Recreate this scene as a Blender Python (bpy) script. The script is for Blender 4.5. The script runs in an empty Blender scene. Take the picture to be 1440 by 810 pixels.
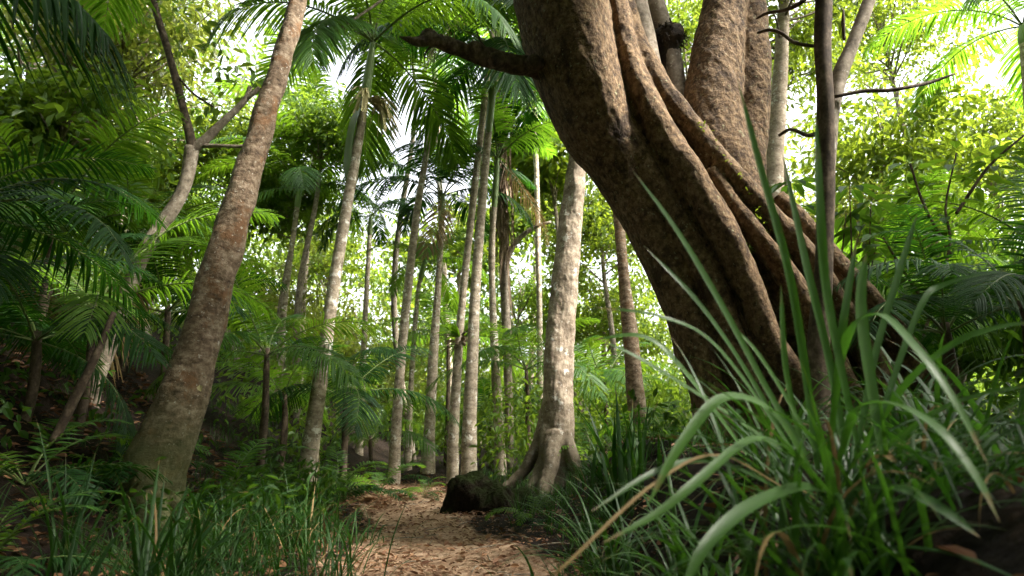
import bpy, math
import numpy as np
from mathutils import Vector, noise as mnoise

R = math.radians
rng = np.random.default_rng(7)
scene = bpy.context.scene
col = scene.collection

# ------------------------------------------------------------------ camera
CAM = np.array((0.0, 0.0, 0.75)); TILT = R(11.5); FPX = 960.0
cd = bpy.data.cameras.new('camera'); cam = bpy.data.objects.new('camera', cd); col.objects.link(cam)
cam.location = CAM; cam.rotation_euler = (R(90) + TILT, 0, 0)
cd.lens = 24; cd.sensor_width = 36; cd.clip_start = 0.02; cd.clip_end = 600
cd.dof.use_dof = True; cd.dof.focus_distance = 5.6; cd.dof.aperture_fstop = 2.6
scene.camera = cam

# ------------------------------------------------------------------ sky, sun, exposure
SUN_EL, SUN_AZ = R(48), R(110)            # azimuth measured from +Y towards +X
w = bpy.data.worlds.new('World'); scene.world = w; w.use_nodes = True
nt = w.node_tree; bg = nt.nodes['Background']
sky = nt.nodes.new('ShaderNodeTexSky'); sky.sky_type = 'NISHITA'; sky.sun_disc = False
sky.sun_elevation = SUN_EL; sky.sun_rotation = SUN_AZ; sky.dust_density = 6; sky.air_density = 1.0; sky.ozone_density = 0.5
hs = nt.nodes.new('ShaderNodeHueSaturation'); hs.inputs['Saturation'].default_value = 0.22
nt.links.new(sky.outputs[0], hs.inputs['Color']); nt.links.new(hs.outputs[0], bg.inputs['Color'])
bg.inputs['Strength'].default_value = 0.15
sd = bpy.data.lights.new('sun', 'SUN'); sun = bpy.data.objects.new('sun', sd); col.objects.link(sun)
sd.energy = 3.4; sd.angle = R(10); sd.color = (1, .94, .84)
sun.rotation_euler = Vector((math.sin(SUN_AZ) * math.cos(SUN_EL), math.cos(SUN_AZ) * math.cos(SUN_EL), math.sin(SUN_EL))).to_track_quat('Z', 'Y').to_euler()
sun.location = (0, 0, 30)
vs = scene.view_settings
vs.view_transform = 'Standard'; vs.look = 'None'; vs.gamma = 1; vs.use_curve_mapping = False
vs.exposure = 2.6
scene.render.engine = 'CYCLES'
cy = scene.cycles
cy.use_denoising = True; cy.max_bounces = 6; cy.diffuse_bounces = 4; cy.glossy_bounces = 2
cy.transmission_bounces = 5; cy.transparent_max_bounces = 4; cy.sample_clamp_indirect = 6
cy.use_adaptive_sampling = True; cy.adaptive_threshold = 0.02

# ------------------------------------------------------------------ helpers
def at(px, py, Y):
    """world point seen at photograph pixel (px, py) and standing Y metres ahead"""
    dx, dz = (px - 720) / FPX, -(py - 405) / FPX
    d = np.array((dx, math.cos(TILT) - dz * math.sin(TILT), math.sin(TILT) + dz * math.cos(TILT)))
    return CAM + d * (Y / d[1])
def mpp(p):                                # metres per pixel at a point
    p = np.asarray(p) - CAM
    return (p[1] * math.cos(TILT) + p[2] * math.sin(TILT)) / FPX
def sstep(a, b, x):
    t = np.clip((x - a) / (b - a), 0, 1); return t * t * (3 - 2 * t)
def path_x(y): return -0.32 - 0.17 * (np.minimum(y, 11) - 3.5) - .25 * np.maximum(y - 9.5, 0) ** 1.5
def ground(x, y):
    x = np.asarray(x, float); y = np.asarray(y, float)
    s = np.maximum(-x - 2.35, 0)
    h = np.where(s < 2, .5 * s + .12 * s * s, 1.48 + .62 * (s - 2))
    h = 9 * (1 - np.exp(-h / 9))
    m = sstep(.35, 1.15, x) * .62 * (1 - .75 * sstep(6, 11, y))
    m += np.maximum(x - 3, 0) * .12
    d = np.abs(x - path_x(y))
    p = -.05 * (1 - sstep(.3, .9, d))
    b = .035 * np.sin(1.7 * x + .4) * np.sin(1.3 * y + 1) + .02 * np.sin(4.1 * x + y) * np.sin(3.7 * y - x)
    return h + m + p + b + .012 * np.maximum(y - 9, 0)

class MB:
    def __init__(s): s.v = []; s.f = []; s.n = 0
    def add(s, v, f, mat=0, tint=0.5, along=0.0, smooth=True):
        v = np.asarray(v, float).reshape(-1, 3); f = np.asarray(f, int)
        if len(v) == 0 or len(f) == 0: return
        N = len(v)
        s.v.append((v, np.broadcast_to(np.asarray(tint, float), (N,)), np.broadcast_to(np.asarray(along, float), (N,))))
        s.f.append((f + s.n, mat, smooth)); s.n += N
    def mesh(s, name, mats, off=(0, 0, 0)):
        me = bpy.data.meshes.new(name)
        V = np.concatenate([a[0] for a in s.v]) - np.asarray(off)
        T = np.concatenate([a[1] for a in s.v]); A = np.concatenate([a[2] for a in s.v])
        me.vertices.add(len(V)); me.vertices.foreach_set('co', V.astype(np.float32).ravel())
        loops = np.concatenate([f.ravel() for f, _, _ in s.f])
        tot = np.concatenate([np.full(len(f), f.shape[1]) for f, _, _ in s.f])
        mi = np.concatenate([np.full(len(f), m) for f, m, _ in s.f])
        sm = np.concatenate([np.full(len(f), k) for f, _, k in s.f])
        st = np.concatenate([[0], np.cumsum(tot)[:-1]])
        me.loops.add(len(loops)); me.loops.foreach_set('vertex_index', loops.astype(np.int32))
        me.polygons.add(len(tot)); me.polygons.foreach_set('loop_start', st.astype(np.int32))
        me.polygons.foreach_set('material_index', mi.astype(np.int32))
        me.polygons.foreach_set('use_smooth', sm.astype(bool))
        a = me.attributes.new('tint', 'FLOAT', 'POINT'); a.data.foreach_set('value', T.astype(np.float32))
        a = me.attributes.new('along', 'FLOAT', 'POINT'); a.data.foreach_set('value', A.astype(np.float32))
        for m in (mats if isinstance(mats, (list, tuple)) else [mats]): me.materials.append(m)
        me.update(calc_edges=True); me.validate()
        return me
    def build(s, name, mats, parent=None, off=(0, 0, 0)):
        return link(name, s.mesh(name, mats, off), parent)
def link(name, me, parent=None, loc=None):
    o = bpy.data.objects.new(name, me); col.objects.link(o)
    if parent is not None: o.parent = parent
    if loc is not None: o.location = loc
    return o
def thing(name, label, cat, loc=(0, 0, 0), group=None):
    o = bpy.data.objects.new(name, None); col.objects.link(o); o.location = loc; o.empty_display_size = .1
    return tag(o, label, cat, group)
def tag(o, label=None, cat=None, group=None, kind=None):
    if label: o['label'] = label
    if cat: o['category'] = cat
    if group: o['group'] = group
    if kind: o['kind'] = kind
    return o
def unit(v): return v / np.maximum(np.linalg.norm(v, axis=-1, keepdims=True), 1e-9)

def catmull(P, n):
    P = np.asarray(P, float)
    if len(P) == 2: t = np.linspace(0, 1, n)[:, None]; return P[0] * (1 - t) + P[1] * t
    Q = np.vstack([2 * P[0] - P[1], P, 2 * P[-1] - P[-2]])
    u = np.linspace(0, len(P) - 1 - 1e-9, n); i = u.astype(int); t = (u - i)[:, None]
    a, b, c, d = Q[i], Q[i + 1], Q[i + 2], Q[i + 3]
    return .5 * (2 * b + (c - a) * t + (2 * a - 5 * b + 4 * c - d) * t ** 2 + (3 * b - a - 3 * c + d) * t ** 3)
def frames(P):
    T = unit(np.gradient(P, axis=0)); U = np.zeros_like(T)
    ref = np.array((1., 0, 0)) if abs(T[0, 0]) < .8 else np.array((0, 1., 0))
    u = ref - T[0] * ref.dot(T[0]); U[0] = u / np.linalg.norm(u)
    for i in range(1, len(T)):
        u = U[i - 1] - T[i] * U[i - 1].dot(T[i]); U[i] = u / max(np.linalg.norm(u), 1e-9)
    return T, U, np.cross(T, U)
def tube(mb, pts, rad, sides=12, n=None, mat=0, tint=.5, wob=0.0, seed=0, flare=None, ys=1.0):
    """tapered tube through the points; wob makes the outline uneven"""
    n = n or max(6, len(pts) * 4)
    C = catmull(np.column_stack([np.asarray(pts, float), np.asarray(rad, float)]), n)
    P, r = C[:, :3], np.maximum(C[:, 3], .0008)
    T, U, W = frames(P); a = np.linspace(0, 2 * math.pi, sides, endpoint=False)
    L = np.concatenate([[0], np.cumsum(np.linalg.norm(np.diff(P, axis=0), axis=1))])
    rr = np.repeat(r[:, None], sides, 1)
    if wob:
        g = np.random.default_rng(seed + 11)
        for k in range(5):
            rr = rr * (1 + wob * .5 * np.sin(g.integers(1, 4) * a[None] + g.uniform(0, 6) + L[:, None] * g.uniform(-3, 3) * (1 + k)))
    if flare is not None: rr = rr * flare(L[:, None] / max(L[-1], 1e-6), a[None])
    V = P[:, None] + rr[..., None] * (np.cos(a)[None, :, None] * U[:, None] + np.sin(a)[None, :, None] * W[:, None])
    if ys != 1: V[..., 1] = P[:, None, 1] + (V[..., 1] - P[:, None, 1]) * ys
    i = np.arange(n - 1)[:, None] * sides; j = np.arange(sides)[None]; k = (j + 1) % sides
    F = np.stack([i + j, i + k, i + sides + k, i + sides + j], -1).reshape(-1, 4)
    mb.add(V, F, mat, tint, np.repeat(L, sides))
    cap = (n - 1) * sides + np.arange(sides)
    mb.f.append(((cap[None] + mb.n - n * sides), mat, True))
    mb.f.append((np.arange(sides)[::-1][None] + mb.n - n * sides, mat, True))
    return P, r
def leaves(mb, p, d, nrm, L, W, tint, mat=0, fold=.25, droop=0.15):
    """many pointed leaves at once, each two quads folded along its midrib"""
    d = unit(d); s = unit(np.cross(d, nrm)); u = np.cross(s, d); N = len(p)
    L = np.broadcast_to(L, (N,))[:, None]; W = np.broadcast_to(W, (N,))[:, None]
    t = p + d * L - u * L * droop
    m1 = p + d * L * .34 ; m2 = p + d * L * .70 - u * L * droop * .35
    V = np.stack([p, m1 - s * W * .5 + u * W * fold, m2 - s * W * .40 + u * W * fold, t, m2 + s * W * .40 + u * W * fold, m1 + s * W * .5 + u * W * fold], 1)
    b = np.arange(N)[:, None] * 6
    F = np.concatenate([b + np.array([0, 3, 2, 1]), b + np.array([0, 5, 4, 3])])
    mb.add(V, F, mat, np.repeat(np.broadcast_to(tint, (N,)), 6), 0, smooth=False)
def rand_dirs(g, n, zlo=-1, zhi=1):
    z = g.uniform(zlo, zhi, n); a = g.uniform(0, 2 * math.pi, n); r = np.sqrt(np.maximum(1 - z * z, 0))
    return np.column_stack([r * np.cos(a), r * np.sin(a), z])
def strip(mb, C, width, side=None, mat=0, tint=.5, fold=.25):
    """a long strap leaf along curve points C with V-shaped section; width given per point"""
    n = len(C); T = unit(np.gradient(C, axis=0))
    if side is None:
        side = np.cross(T, np.array((0, 0, 1.))); side[np.linalg.norm(side, axis=1) < .15] = side[0] + 1e-3
    side = unit(side); U = np.cross(side, T)
    w_ = np.asarray(width)[:, None]
    V = np.stack([C - side * w_ * .5 + U * w_ * fold, C, C + side * w_ * .5 + U * w_ * fold], 1)
    i = np.arange(n - 1)[:, None] * 3
    F = np.concatenate([i + np.array([0, 1, 4, 3]), i + np.array([1, 2, 5, 4])])
    mb.add(V, F, mat, tint, np.repeat(np.linspace(0, 1, n), 3))

# ------------------------------------------------------------------ materials
class NT:
    def __init__(s, name):
        s.m = bpy.data.materials.new(name); s.m.use_nodes = True; s.t = s.m.node_tree; s.t.nodes.clear()
        s.out = s.n('OutputMaterial')
    def n(s, k, **kw):
        o = s.t.nodes.new('ShaderNode' + k)
        for a, b in kw.items(): setattr(o, a, b)
        return o
    def l(s, a, b): s.t.links.new(a, b)
    def ramp(s, fac, stops, interp='LINEAR'):
        r = s.n('ValToRGB'); e = r.color_ramp.elements; r.color_ramp.interpolation = interp
        while len(e) > 1: e.remove(e[-1])
        e[0].position = stops[0][0]; e[0].color = (*stops[0][1], 1)
        for p, c in stops[1:]: q = e.new(p); q.color = (*c, 1)
        s.l(fac, r.inputs[0]); return r.outputs[0]
    def noise(s, vec, scale, detail=4, rough=.55):
        o = s.n('TexNoise'); o.inputs['Scale'].default_value = scale; o.inputs['Detail'].default_value = detail; o.inputs['Roughness'].default_value = rough
        if vec is not None: s.l(vec, o.inputs['Vector'])
        return o.outputs['Fac']
    def math(s, op, a, b=None, c=None):
        o = s.n('Math', operation=op)
        for i, x in enumerate((a, b, c)):
            if x is None: continue
            if isinstance(x, (int, float)): o.inputs[i].default_value = x
            else: s.l(x, o.inputs[i])
        return o.outputs[0]
    def mix(s, f, a, b):
        o = s.n('Mix', data_type='RGBA')
        for k, x in ((0, f), (6, a), (7, b)):
            if isinstance(x, tuple): o.inputs[k].default_value = (*x, 1)
            elif isinstance(x, (int, float)): o.inputs[k].default_value = x
            else: s.l(x, o.inputs[k])
        return o.outputs[2]
    def attr(s, name): o = s.n('Attribute'); o.attribute_name = name; return o.outputs['Fac']
    def coord(s, scale=None, kind='Object'):
        o = s.n('TexCoord').outputs[kind]
        if scale:
            m = s.n('Mapping'); m.inputs['Scale'].default_value = scale; s.l(o, m.inputs['Vector']); o = m.outputs[0]
        return o
    def bump(s, h, strength, dist):
        b = s.n('Bump'); b.inputs['Strength'].default_value = strength; b.inputs['Distance'].default_value = dist
        s.l(h, b.inputs['Height']); return b.outputs[0]

def leaf_mat(name, c0, c1, trans=(.22, .38, .03), tw=.45, rough=.42, spec=.4, tip=None):
    k = NT(name); t = k.attr('tint'); info = k.n('ObjectInfo').outputs['Random']
    v = k.math('ADD', k.math('MULTIPLY', t, .8), k.math('MULTIPLY', info, .2))
    c = k.ramp(v, [(0, c0), (1, c1)])
    tr = k.ramp(v, [(0, tuple(x * .6 for x in trans)), (1, trans)])
    if tip:
        n_ = k.noise(k.coord(), 14, 3); n4 = k.noise(k.coord(), 30, 4, .7)
        e = k.math('ADD', k.attr('along'), k.math('MULTIPLY', k.math('SUBTRACT', n_, .5), .5))
        c = k.mix(k.ramp(e, [(.90, (0, 0, 0)), (.98, (1, 1, 1))]), c, tip); c = k.mix(k.ramp(n4, [(.66, (0, 0, 0)), (.72, (.7, .7, .7))]), c, tip)
    p = k.n('BsdfPrincipled'); k.l(c, p.inputs['Base Color']); p.inputs['Roughness'].default_value = rough
    p.inputs['Specular IOR Level'].default_value = spec
    q = k.n('BsdfTranslucent'); k.l(tr, q.inputs['Color'])
    m = k.n('MixShader'); m.inputs[0].default_value = tw; k.l(p.outputs[0], m.inputs[1]); k.l(q.outputs[0], m.inputs[2])
    k.l(m.outputs[0], k.out.inputs['Surface']); return k.m
def bark_mat(name, dark, mid, light, lichen=None, lich_amt=.62, ring=0, sx=9, sz=2.2, bump=.6, dist=.02, moss=None, moss_len=.9, scale=1.0, blotch=None):
    k = NT(name); co = k.coord((sx * scale, sx * scale, sz * scale)); c2 = k.coord()
    n1 = k.noise(co, 1.6, 6, .62); n2 = k.noise(c2, 3 * scale, 4); n3 = k.noise(c2, 34 * scale, 6, .7)
    f = k.math('ADD', k.math('MULTIPLY', n1, .6), k.math('MULTIPLY', n3, .4))
    c = k.ramp(f, [(.36, dark), (.5, mid), (.64, light)])
    h = f
    if blotch:
        nb = k.noise(c2, 4.5, 7, .72)
        c = k.mix(k.ramp(nb, [(.38, (.8, .8, .8)), (.47, (0, 0, 0))]), c, blotch)
    if ring:
        al = k.attr('along'); w_ = k.math('ADD', k.math('MULTIPLY', al, ring), k.math('MULTIPLY', n2, 1.2))
        s_ = k.math('POWER', k.math('ABSOLUTE', k.math('SINE', k.math('MULTIPLY', w_, math.pi))), 6)
        c = k.mix(k.math('MULTIPLY', k.math('MULTIPLY', s_, n1), .6), c, tuple(x * .5 for x in dark))
        h = k.math('SUBTRACT', h, k.math('MULTIPLY', s_, .5))
    if lichen:
        v = k.noise(c2, 7 * scale, 6, .7)
        c = k.mix(k.ramp(v, [(lich_amt, (0, 0, 0)), (lich_amt + .05, (1, 1, 1))]), c, lichen)
        v2 = k.noise(c2, 38 * scale, 3, .6)
        c = k.mix(k.ramp(v2, [(.64, (0, 0, 0)), (.68, (.8, .8, .8))]), c, lichen)
    if moss:
        al = k.attr('along'); e = k.math('ADD', al, k.math('MULTIPLY', n2, .8))
        mm = k.ramp(k.math('DIVIDE', e, moss_len), [(.55, (1, 1, 1)), (1, (0, 0, 0))])
        c = k.mix(k.math('MULTIPLY', mm, .75), c, moss)
    p = k.n('BsdfPrincipled'); k.l(c, p.inputs['Base Color']); p.inputs['Roughness'].default_value = .85
    p.inputs['Specular IOR Level'].default_value = .25
    k.l(k.bump(h, bump, dist), p.inputs['Normal']); k.l(p.outputs[0], k.out.inputs['Surface']); return k.m

M = {}
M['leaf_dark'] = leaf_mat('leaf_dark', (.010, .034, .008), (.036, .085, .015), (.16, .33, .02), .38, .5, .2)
M['leaf_mid'] = leaf_mat('leaf_mid', (.030, .075, .014), (.085, .150, .025), (.30, .45, .03), .46)
M['leaf_olive'] = leaf_mat('leaf_olive', (.045, .070, .018), (.130, .150, .035), (.36, .43, .05), .46)
M['leaf_lime'] = leaf_mat('leaf_lime', (.040, .090, .013), (.100, .155, .024), (.34, .45, .03), .5)
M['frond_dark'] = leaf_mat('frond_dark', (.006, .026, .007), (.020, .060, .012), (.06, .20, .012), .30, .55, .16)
M['frond'] = leaf_mat('frond', (.020, .070, .014), (.055, .130, .020), (.24, .44, .02), .45, .5, .25)
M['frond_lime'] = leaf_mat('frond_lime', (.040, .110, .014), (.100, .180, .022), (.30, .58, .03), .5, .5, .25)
M['blade'] = leaf_mat('blade', (.010, .032, .008), (.035, .080, .016), (.06, .20, .012), .3, .5, .18, (.16, .10, .04))
M['blade_gloss'] = leaf_mat('blade_gloss', (.014, .052, .010), (.075, .165, .030), (.11, .31, .02), .32, .42, .42, (.18, .12, .05))
M['blade_dead'] = leaf_mat('blade_dead', (.13, .08, .03), (.30, .22, .10), (.3, .2, .08), .25, .6, .2)
M['litter'] = leaf_mat('litter', (.045, .014, .007), (.32, .17, .085), (.25, .12, .05), .15, .6, .25)
M['rachis'] = leaf_mat('rachis', (.08, .12, .03), (.13, .17, .05), (.1, .1, .02), .05, .5)
M['shaft'] = leaf_mat('shaft', (.13, .20, .07), (.22, .28, .11), (.1, .2, .05), .06, .4)
M['flower'] = leaf_mat('flower', (.40, .34, .16), (.60, .52, .30), (.4, .35, .15), .2, .7)
M['bark_brown'] = bark_mat('bark_brown', (.045, .028, .016), (.165, .116, .075), (.33, .26, .185), (.42, .39, .32), .645, ring=0, sx=7, sz=13, moss=(.045, .06, .015), moss_len=1.45, bump=.9, dist=.022, blotch=(.17, .085, .036))
M['bark_fig'] = bark_mat('bark_fig', (.024, .014, .007), (.125, .078, .041), (.27, .182, .102), (.26, .25, .15), .66, sx=15, sz=13, bump=1.0, dist=.04, blotch=(.022, .012, .007))
M['bark_pale'] = bark_mat('bark_pale', (.13, .095, .066), (.30, .235, .172), (.46, .39, .30), (.60, .57, .50), .59, ring=3.0, sx=6, sz=9, bump=.6, dist=.016, moss=(.040, .032, .016), moss_len=1.5)
M['bark_palm'] = bark_mat('bark_palm', (.12, .092, .064), (.32, .26, .19), (.50, .43, .34), (.64, .61, .54), .57, ring=5.0, sx=8, sz=12, bump=.5, dist=.010)
M['bark_twig'] = bark_mat('bark_twig', (.020, .014, .009), (.065, .046, .030), (.16, .12, .085), None, sx=12, sz=6, bump=.5, dist=.006)
M['bark_grey'] = bark_mat('bark_grey', (.07, .055, .04), (.19, .155, .115), (.34, .29, .23), (.42, .40, .34), .63, sx=10, sz=8, bump=.5, dist=.008)
M['bark_black'] = bark_mat('bark_black', (.008, .006, .005), (.025, .018, .012), (.07, .048, .03), None, sx=14, sz=10, bump=.9, dist=.02)
M['fibre'] = bark_mat('fibre', (.06, .04, .028), (.22, .155, .105), (.40, .31, .22), None, sx=40, sz=2, bump=.8, dist=.01)
def moss_mat():
    k = NT('mossy_rock'); c2 = k.coord()
    n1 = k.noise(c2, 5, 6, .6); n3 = k.noise(c2, 40, 5, .7)
    g = k.n('NewGeometry'); sp = k.n('SeparateXYZ'); k.l(g.outputs['Normal'], sp.inputs[0])
    f = k.math('ADD', k.math('MULTIPLY', sp.outputs[2], .5), k.math('MULTIPLY', n1, .6))
    c = k.mix(k.ramp(f, [(.45, (0, 0, 0)), (.8, (1, 1, 1))]), k.ramp(n3, [(.3, (.006, .005, .004)), (.7, (.025, .018, .012))]), (.016, .024, .006))
    p = k.n('BsdfPrincipled'); k.l(c, p.inputs['Base Color']); p.inputs['Roughness'].default_value = .95; p.inputs['Specular IOR Level'].default_value = .05
    k.l(k.bump(n3, .9, .03), p.inputs['Normal']); k.l(p.outputs[0], k.out.inputs['Surface']); return k.m
M['moss'] = moss_mat()
def ground_mat():
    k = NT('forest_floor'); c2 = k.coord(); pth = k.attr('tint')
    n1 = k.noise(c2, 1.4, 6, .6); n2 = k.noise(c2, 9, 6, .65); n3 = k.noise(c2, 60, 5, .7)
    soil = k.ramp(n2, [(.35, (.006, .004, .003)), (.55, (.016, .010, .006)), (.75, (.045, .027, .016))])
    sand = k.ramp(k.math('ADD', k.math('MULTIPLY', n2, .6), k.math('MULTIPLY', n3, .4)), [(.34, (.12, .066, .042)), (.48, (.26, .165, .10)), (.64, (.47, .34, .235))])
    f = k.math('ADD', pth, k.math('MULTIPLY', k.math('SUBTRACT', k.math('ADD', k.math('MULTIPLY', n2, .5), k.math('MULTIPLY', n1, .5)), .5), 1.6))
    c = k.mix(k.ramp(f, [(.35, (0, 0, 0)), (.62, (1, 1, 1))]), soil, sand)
    p = k.n('BsdfPrincipled'); k.l(c, p.inputs['Base Color']); p.inputs['Roughness'].default_value = .95; p.inputs['Specular IOR Level'].default_value = .15
    k.l(k.bump(k.math('ADD', n2, k.math('MULTIPLY', n3, .5)), .9, .05), p.inputs['Normal']); k.l(p.outputs[0], k.out.inputs['Surface']); return k.m
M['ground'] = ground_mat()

# ------------------------------------------------------------------ ground (one sheet, fine near the camera)
def build_ground():
    g = np.random.default_rng(1)
    a = np.linspace(-1, 1, 321); X = np.sign(a) * (np.abs(a) * 9 + 111 * np.abs(a) ** 5)
    b = np.linspace(-1, 1, 361); Y = np.sign(b) * (np.abs(b) * 16 + 164 * np.abs(b) ** 5) + 2.0
    XX, YY = np.meshgrid(X, Y); Z = ground(XX, YY)
    near = (np.abs(XX) < 12) & (np.abs(YY) < 20)
    for idx in np.argwhere(near):
        x, y = XX[tuple(idx)], YY[tuple(idx)]
        Z[tuple(idx)] += .03 * mnoise.fractal(Vector((x * 2.3, y * 2.3, 0)), 1, 2, 4)
    d = np.abs(XX - path_x(YY)); half = .56 - .012 * np.maximum(YY - 3, 0) + .10 * np.sin(YY * 1.9) + .05 * np.sin(YY * 5)
    t = (1 - sstep(half * .65, half * 1.35, d)) * (1 - sstep(9.8, 11, YY)) * (1 - sstep(.25, .75, XX))
    n, m = XX.shape
    i = np.arange(n - 1)[:, None] * m; j = np.arange(m - 1)[None]
    F = np.stack([i + j, i + j + 1, i + m + j + 1, i + m + j], -1).reshape(-1, 4)
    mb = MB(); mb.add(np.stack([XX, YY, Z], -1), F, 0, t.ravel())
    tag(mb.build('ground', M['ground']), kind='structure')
build_ground()

SUNV = np.array((math.sin(SUN_AZ) * math.cos(SUN_EL), math.cos(SUN_AZ) * math.cos(SUN_EL), math.sin(SUN_EL)))
def sun_gap(c, pts, r):                    # leaf clumps cut from the canopy along sun rays to light these points
    k = np.ones(len(c), bool)
    for p in pts:
        q = c - p; t = np.maximum(q @ SUNV, 0)[:, None]; k &= np.linalg.norm(q - t * SUNV, axis=1) > r
    return c[k]
FIG_LIT = [at(850, 60, 4.5), at(900, 160, 4.4), at(960, 260, 4.4), at(1020, 350, 4.4), at(1080, 440, 4.4), at(1040, 100, 4.8), at(900, 260, 4.3), at(950, 370, 4.3), at(1000, 470, 4.2), at(1060, 540, 4.2), at(1130, 500, 4.2)]
MID_LIT = [at(790, 480, 8.2), at(797, 380, 8.2), at(806, 280, 8.2), at(814, 200, 8.2), at(664, 450, 9.5), at(672, 330, 9.5), at(650, 420, 9.9), at(570, 450, 10.1), at(462, 450, 7.9), at(476, 350, 7.9), at(560, 690, 8.4), at(600, 730, 6.5)]
LEFT_LIT = [at(300, 405, 4.9), at(335, 300, 5.0), at(262, 540, 4.8), at(365, 190, 5.1), at(398, 80, 5.2), at(110, 300, 5.5), at(100, 470, 4.8), at(60, 560, 4.4), at(430, 690, 4.3), at(250, 330, 6.4), at(160, 690, 3.6)]
GRASS_LIT = [at(1170, 560, 1.7), at(1120, 420, 1.65), at(1010, 590, 1.5), at(1300, 560, 1.4), at(920, 640, 2.4)]
def gpt(x, y, dz=0): return np.array((x, y, float(ground(x, y)) + dz))

# ------------------------------------------------------------------ leafy crowns
def clump_leaves(mb, centres, rad, per, L, g, flat=.5, tint=None, mat=0, wl=.45, hang=.35):
    """clumps of separate leaves: each clump is a loose twig end full of leaves"""
    nC = len(centres); N = nC * per
    ci = np.repeat(np.arange(nC), per)
    o = rand_dirs(g, N) * (g.uniform(0, 1, N) ** .45)[:, None] * np.array((1, 1, flat))
    r = np.broadcast_to(rad, (nC,))[ci][:, None]
    p = centres[ci] + o * r
    d = unit(o * np.array((1, 1, .6)) + g.normal(0, .5, (N, 3)) - np.array((0, 0, hang)))
    nrm = unit(np.column_stack([g.normal(0, .45, N), g.normal(0, .45, N), np.ones(N)]))
    ll = L * g.uniform(.65, 1.3, N)
    ct = g.uniform(0, 1, nC)[ci] if tint is None else np.full(N, tint)
    tt = np.clip(.55 * ct + .45 * g.uniform(0, 1, N), 0, 1)
    leaves(mb, p, d, nrm, ll, ll * wl * g.uniform(.8, 1.2, N), tt, mat)
def broad_tree(name, label, trunk_pix, crown, leaf='leaf_mid', bark='bark_grey', n_cl=110, per=34, L=.13, seed=0, group=None, cat='tree', Y=None, clr=.42, wl=.45):
    """crown = (px, py, radius px, Y, squash); the trunk runs from the ground up into the crown"""
    g = np.random.default_rng(seed)
    px, py, rp, Yc, sq = crown
    cc = at(px, py, Yc); r = rp * mpp(cc)
    if trunk_pix is None:
        bx = cc[0] + g.normal(0, .5); by = cc[1] + g.normal(0, .6); base = gpt(bx, by, -.1)
        pts = [base, base * .6 + cc * .4 + g.normal(0, .15, 3), base * .2 + cc * .8 + g.normal(0, .15, 3), cc + np.array((0, 0, r * .6))]
        rads = [.05 + r * .03, .045 + r * .02, .03 + r * .012, .01]
    else:
        pts = [at(a, b, c) for a, b, _, c in trunk_pix]; rads = [wd * .5 * mpp(p) for (_, _, wd, _), p in zip(trunk_pix, pts)]
        base = gpt(pts[0][0], pts[0][1], -.1)
        pts = [base] + [p for p in pts if p[2] > base[2] + .15]; rads = [rads[0] * 1.15] + rads[-(len(pts) - 1):]
    t = thing(name, label, cat, base, group)
    mb = MB(); P, rr = tube(mb, pts, rads, 9, 30, 0, wob=.06, seed=seed)
    # limbs end in clumps; holes are left where a coarse noise is low, so that the outline breaks up
    m_ = n_cl * 2; dirs = rand_dirs(g, m_, -.75, 1); cs = cc + dirs * (g.uniform(.1, 1.35, m_) ** .55)[:, None] * r * np.array((1, 1, sq))
    nz = np.array([mnoise.noise(Vector(c * (1.5 / r)) + Vector((seed * 3.1, 0, 0))) for c in cs]) + g.normal(0, .08, m_)
    cs = cs[np.argsort(-nz)[:n_cl]]; cs = cs[g.permutation(len(cs))]
    lim = MB(); top = P[int(len(P) * .45):]
    for q in range(min(26, n_cl)):
        e = cs[q]; s0 = top[np.argmin(np.linalg.norm(top - (e - np.array((0, 0, r * .5))), axis=1))]
        tube(lim, [s0, s0 * .5 + e * .5 + np.array((0, 0, r * .08)) + g.normal(0, r * .06, 3), e], [.010 + r * .010, .007 + r * .005, .004], 5, 9, 0)
    trunk = mb.build('trunk', M[bark], t, base)
    lim.build('limbs', M[bark], trunk, base)
    cm = MB(); clump_leaves(cm, cs, clr * g.uniform(.6, 1.35, n_cl), per, L, g, wl=wl)
    cm.build('crown', M[leaf], t, base)
    return t

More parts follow.
